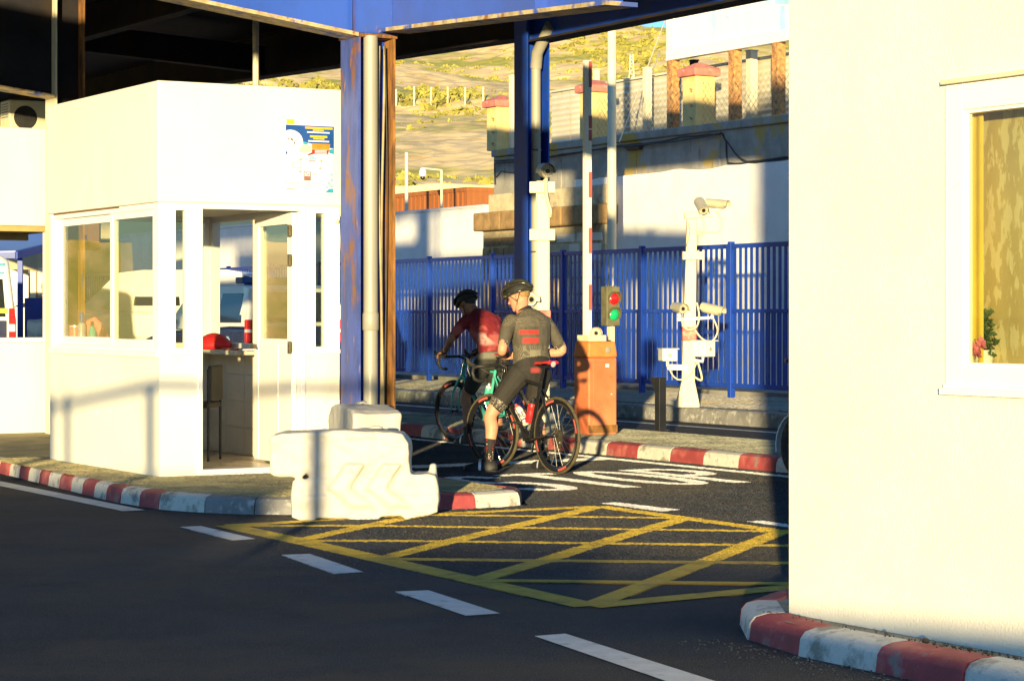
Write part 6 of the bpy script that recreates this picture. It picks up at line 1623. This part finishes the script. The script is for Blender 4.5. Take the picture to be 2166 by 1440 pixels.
for k in (-1, 1): mb.ell(hc+hf*.089+hf.cross(hu).normalized()*k*.03+hu*.010, .010, .010, .008, 8, 6)
build('eye', mb, M['lens'], rd, True, smooth=60)
M['hair_fair'] = mat('short_fair_hair', (.28, .17, .06), .7, .3, 60, .4, 200)
mb = MB(); mb.ell(hc-hf*.022+hu*.035, .079, .092, .092, 18, 12, rot=Matrix((hf.cross(hu), hf, hu)).transposed()); build('hair', mb, M['hair_fair'], rd, True, smooth=180)
def j2(band, dots, noi, mul, over):
    over(mul(dots(115, .30), band(2, 1.0, 1.125, .012)), (.34, .30, .20)); over(mul(dots(115, .27), band(2, 1.30, 1.5, .012)), (.40, .34, .24))
    over(mul(band(2, 1.225, 1.262, .008), band(0, .015, .19, .012)), (.42, .035, .03)); over(mul(band(2, 1.145, 1.195, .010), band(0, .045, .19, .014)), (.36, .04, .035))
    over(mul(band(2, 1.272, 1.282, .003), mul(band(0, .02, .19, .004), noi(70, .45, .55))), (.02, .02, .02))
    over(mul(band(2, 1.005, 1.015, .003), band(0, .09, .20, .004)), (.75, .70, .55))
    over(mul(band(2, 1.016, 1.085, .003), band(0, .11, .205, .004)), (.20, .185, .13))
M['jersey_grey'] = cloth('grey_dotted_jersey', (.085, .077, .060), j2)
mb = MB(); torso(mb, [(J(-.01, .02, .955), rt, .170, .118)]+secs[2:8]+[(J(.095, .022, 1.405), rt, .078, .066)], .012)
def sleeve(band, dots, noi, mul, over): pass
for s_, sh, el in ((-1, shL, elL), (1, shR, elR)):
    limb(mb, [lerpv(sh, J(.05, .02, 1.3), .25), sh, lerpv(sh, el, .5)+rt*s_*.012, lerpv(sh, el, .82)], [.066, .067, .059, .050])
folds(skinned('jersey', mb, M['jersey_grey'], rd, .009, 4))
M['cuff'] = cloth('dotted_cuff', (.05, .045, .04), lambda band, dots, noi, mul, over: over(dots(75, .30), (.6, .55, .45)))
for sh, el in ((shL, elL), (shR, elR)):
    mb = MB(); a, b_ = lerpv(sh, el, .76), lerpv(sh, el, .86); mb.tube([a, b_], .0535, 18); build('sleeve_cuff', mb, M['cuff'], rd, True, smooth=60)
# collar
mb = MB(); mb.tube([J(.088, .022, 1.395), J(.108, .014, 1.43)], [.078, .070], 20, cap=False); build('collar', mb, M['black_matte'], rd, True, smooth=60)
M['shorts_black'] = cloth('black_bib_shorts', (.028, .026, .024), lambda band, dots, noi, mul, over: over(mul(band(2, .885, .93, .012), band(0, .12, .20, .015)), (.30, .05, .05)))
mb = MB(); torso(mb, [(J(-.01, .02, .775), rt, .12, .09)]+secs[:4]+[(J(.01, .02, 1.03), rt, .153, .105)], .008)
for hp__, kn in ((hpL, knL), (hpR, knR)): limb(mb, [hp__, lerpv(hp__, kn, .5)+fw*.015, lerpv(hp__, kn, .80)], [.112, .093, .075])
folds(skinned('shorts', mb, M['shorts_black'], rd, .009, 4), .008)
for hp__, kn in ((hpL, knL), (hpR, knR)):
    mb = MB(); mb.tube([lerpv(hp__, kn, .68)+fw*.008, lerpv(hp__, kn, .84)+fw*.004], [.0875, .0735], 20); build('leg_gripper', mb, M['cuff'], rd, True, smooth=60)
def sk(band, dots, noi, mul, over): over(mul(dots(55, .34), noi(22, .52, .56)), (.55, .03, .03)); over(mul(dots(55, .30), noi(22, .48, .44)), (.55, .50, .46))
M['sock'] = cloth('patterned_sock', (.02, .02, .022), sk)
for kn, ak in ((knL, akL), (knR, akR)):
    mb = MB(); limb(mb, [lerpv(kn, ak, .56)-fw*.012, lerpv(kn, ak, .8)-fw*.003, ak, ak-up*.05], [.051, .0445, .0415, .043], 14); build('sock', mb, M['sock'], rd, True, smooth=70)
shoe(rd, akL-fw*.05+rt*.03-up*.109, akL-up*.109+fw*.13-rt*.16, 'shoe'); shoe(rd, akR-fw*.06-up*.109, akR-up*.109+fw*.20+rt*.02, 'shoe')
M['helmet_glint'] = mat('glossy_dark_helmet', (.03, .03, .022), .18, .3, 9, coat=.6, col2=(.22, .19, .04), s2=16, thr=.62, wid=.03)  # yellow blotches put sun reflections into the dark helmet's colour
helmet(rd, hc, hf, hu, 'helmet_glint')
M['strap_y'] = M['black_matte']

# ---------------------------------------------------------------- rider in maroon, leaning on the teal bicycle
hv1 = Vector((math.cos(HD1), math.sin(HD1), 0)); hr1 = Vector((hv1.y, -hv1.x, 0)); fw, rt = hv1, hr1
mid = Vector(rc1)+fw*.46; mid.z = .014; SH = [-.10, .05]
rd1 = thing('person', 'cyclist in maroon jersey and dark helmet leaning on the teal bicycle bars', 'person', (mid.x, mid.y, 0))
secs = [(J(-.02, 0, .83), rt, .14, .105), (J(-.03, 0, .92), rt, .172, .12), (J(-.02, 0, 1.00), rt, .165, .112), (J(.03, 0, 1.09), rt, .152, .105), (J(.09, 0, 1.18), rt, .168, .118), (J(.16, 0, 1.27), rt, .185, .118), (J(.22, 0, 1.335), rt, .175, .10), (J(.27, 0, 1.38), rt, .115, .075), (J(.30, 0, 1.41), rt, .065, .06)]
shL, shR = J(.215, -.195, 1.32), J(.215, .195, 1.32)
wrL, wrR = J(.50, -.275, .985), J(.50, .175, .985)
elL, elR = J(.30, -.33, 1.12), J(.30, .27, 1.12)
hpL, hpR = J(-.01, -.10, .90), J(-.01, .10, .90)
knL, knR = J(.10, -.16, .50), J(.08, .18, .50)
akL, akR = J(.02, -.20, .11), J(-.02, .22, .11)
hc = J(.42, -.03, 1.50); hf = (fw*.85-rt*.2-up*.5).normalized(); hu = (up*.85+fw*.5).normalized()
mb = MB(); torso(mb, secs)
limb(mb, [J(.26, 0, 1.36), J(.34, 0, 1.43), hc-hu*.06-hf*.02], [.064, .057, .055]); head(mb, hc, hf, hu)
for s_, sh, el, wr in ((-1, shL, elL, wrL), (1, shR, elR, wrR)):
    limb(mb, [sh, lerpv(sh, el, .5)+rt*s_*.01, el, lerpv(el, wr, .35), lerpv(el, wr, .8), wr], [.055, .048, .040, .040, .031, .027])
    hand(mb, wr, fw*.9-up*.3, up, -rt*s_, .8)
for hp__, kn, ak in ((hpL, knL, akL), (hpR, knR, akR)):
    limb(mb, [hp__, lerpv(hp__, kn, .5)+fw*.015, kn, lerpv(kn, ak, .30)-fw*.022, lerpv(kn, ak, .7)-fw*.006, ak], [.098, .082, .058, .060, .042, .036])
    limb(mb, [ak, ak-up*.06, ak-up*.075+fw*.1], [.036, .036, .03])
skinned('body', mb, M['skin_tan'], rd1, .008, 3)
mb = MB()
for k in (-1, 1): mb.ell(hc+hf*.089+hf.cross(hu).normalized()*k*.03+hu*.010, .010, .010, .008, 8, 6)
build('eye', mb, M['lens'], rd1, True, smooth=60)
M['hair_dark'] = mat('short_dark_hair', (.02, .015, .012), .7, .3, 60, .4, 200)
mb = MB(); mb.ell(hc-hf*.022+hu*.03, .079, .092, .092, 18, 12, rot=Matrix((hf.cross(hu), hf, hu)).transposed()); build('hair', mb, M['hair_dark'], rd1, True, smooth=180)
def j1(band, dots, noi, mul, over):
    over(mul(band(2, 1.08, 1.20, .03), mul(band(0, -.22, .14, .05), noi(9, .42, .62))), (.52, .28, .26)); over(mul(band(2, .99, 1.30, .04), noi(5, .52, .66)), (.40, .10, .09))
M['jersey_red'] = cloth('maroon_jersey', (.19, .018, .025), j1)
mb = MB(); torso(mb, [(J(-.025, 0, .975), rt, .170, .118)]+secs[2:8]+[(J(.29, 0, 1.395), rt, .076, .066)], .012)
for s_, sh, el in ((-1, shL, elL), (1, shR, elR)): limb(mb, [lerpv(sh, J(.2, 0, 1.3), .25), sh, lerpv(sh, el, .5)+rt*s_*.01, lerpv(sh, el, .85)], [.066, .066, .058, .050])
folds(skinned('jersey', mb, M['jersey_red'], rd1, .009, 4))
M['shorts_grey'] = cloth('grey_panel_shorts', (.030, .030, .026), lambda band, dots, noi, mul, over: over(band(2, .93, 1.0, .02), (.15, .15, .125)))
mb = MB(); torso(mb, [(J(-.02, 0, .80), rt, .12, .09)]+secs[:4], .008)
for hp__, kn in ((hpL, knL), (hpR, knR)): limb(mb, [hp__, lerpv(hp__, kn, .5)+fw*.015, lerpv(hp__, kn, .80)], [.112, .093, .075])
folds(skinned('shorts', mb, M['shorts_grey'], rd1, .009, 4), .008)
for kn, ak in ((knL, akL), (knR, akR)):
    mb = MB(); limb(mb, [lerpv(kn, ak, .84)-fw*.004, lerpv(kn, ak, .92)-fw*.002, ak, ak-up*.05], [.046, .0445, .0415, .043], 14); build('sock', mb, M['black_matte'], rd1, True, smooth=70)
shoe(rd1, akL-fw*.06-up*.109, akL-up*.109+fw*.20, 'shoe'); shoe(rd1, akR-fw*.06-up*.109, akR-up*.109+fw*.20, 'shoe')
mb = MB(); 
for wr, el in ((wrL, elL), (wrR, elR)): limb(mb, [lerpv(el, wr, .93), wr+fw*.03, wr+fw*.075-up*.02], [.034, .034, .040], 12)
skinned('glove', mb, M['black_matte'], rd1, .009, 3)
helmet(rd1, hc, hf, hu, 'black_matte')

# ---------------------------------------------------------------- attendant far off behind the blue counter
SH = [0, 0]; p = P(101, 700, 50.5); mid = Vector((p.x, 50.5, pz)); fw = Vector((-.5, -.87, 0)); rt = Vector((-.87, .5, 0))
at = thing('person', 'grey haired attendant in dark clothes behind the blue counter wall', 'person', (mid.x, mid.y, pz))
secs = [(J(0, 0, .82), rt, .14, .105), (J(0, 0, .95), rt, .17, .12), (J(0, 0, 1.1), rt, .16, .115), (J(.02, 0, 1.25), rt, .185, .12), (J(.03, 0, 1.34), rt, .175, .10), (J(.05, 0, 1.40), rt, .10, .07), (J(.05, 0, 1.43), rt, .06, .055)]
shL, shR = J(.02, -.19, 1.33), J(.02, .19, 1.33); elL, elR = J(.10, -.26, 1.08), J(.15, .40, 1.20); wrL, wrR = J(.25, -.12, 1.0), J(.20, .62, 1.17)
hc = J(.09, 0, 1.56); hf = (fw-up*.25).normalized(); hu = (up+fw*.25).normalized()
mb = MB(); torso(mb, secs); limb(mb, [J(.05, 0, 1.38), hc-hu*.06], [.06, .055]); head(mb, hc, hf, hu)
for s_, sh, el, wr in ((-1, shL, elL, wrL), (1, shR, elR, wrR)):
    limb(mb, [sh, el, wr], [.055, .042, .03]); hand(mb, wr, (wr-el), up, fw, .4)
for s_ in (-1, 1):
    limb(mb, [J(0, .1*s_, .88), J(.02, .11*s_, .48), J(0, .11*s_, .09)], [.095, .06, .04]); limb(mb, [J(0, .11*s_, .07), J(.12, .12*s_, .04)], [.04, .035])
skinned('body', mb, M['skin'], at, .012, 3)
mb = MB(); torso(mb, secs[:-1], .014)
for sh, el, wr in ((shL, elL, wrL), (shR, elR, wrR)): limb(mb, [sh, el, lerpv(el, wr, .85)], [.066, .053, .042])
skinned('jacket', mb, M['black_matte'], at, .014, 3)
mb = MB(); torso(mb, secs[:2], .012)
for s_ in (-1, 1): limb(mb, [J(0, .1*s_, .88), J(.02, .11*s_, .48), J(0, .11*s_, .13)], [.105, .072, .06])
skinned('trousers', mb, M['car_navy'], at, .014, 3)
M['hair_grey'] = mat('grey_hair', (.35, .33, .31), .7, .3, 60)
mb = MB(); mb.ell(hc-hf*.022+hu*.04, .079, .088, .085, 16, 10, rot=Matrix((hf.cross(hu), hf, hu)).transposed()); build('hair', mb, M['hair_grey'], at, True, smooth=180)
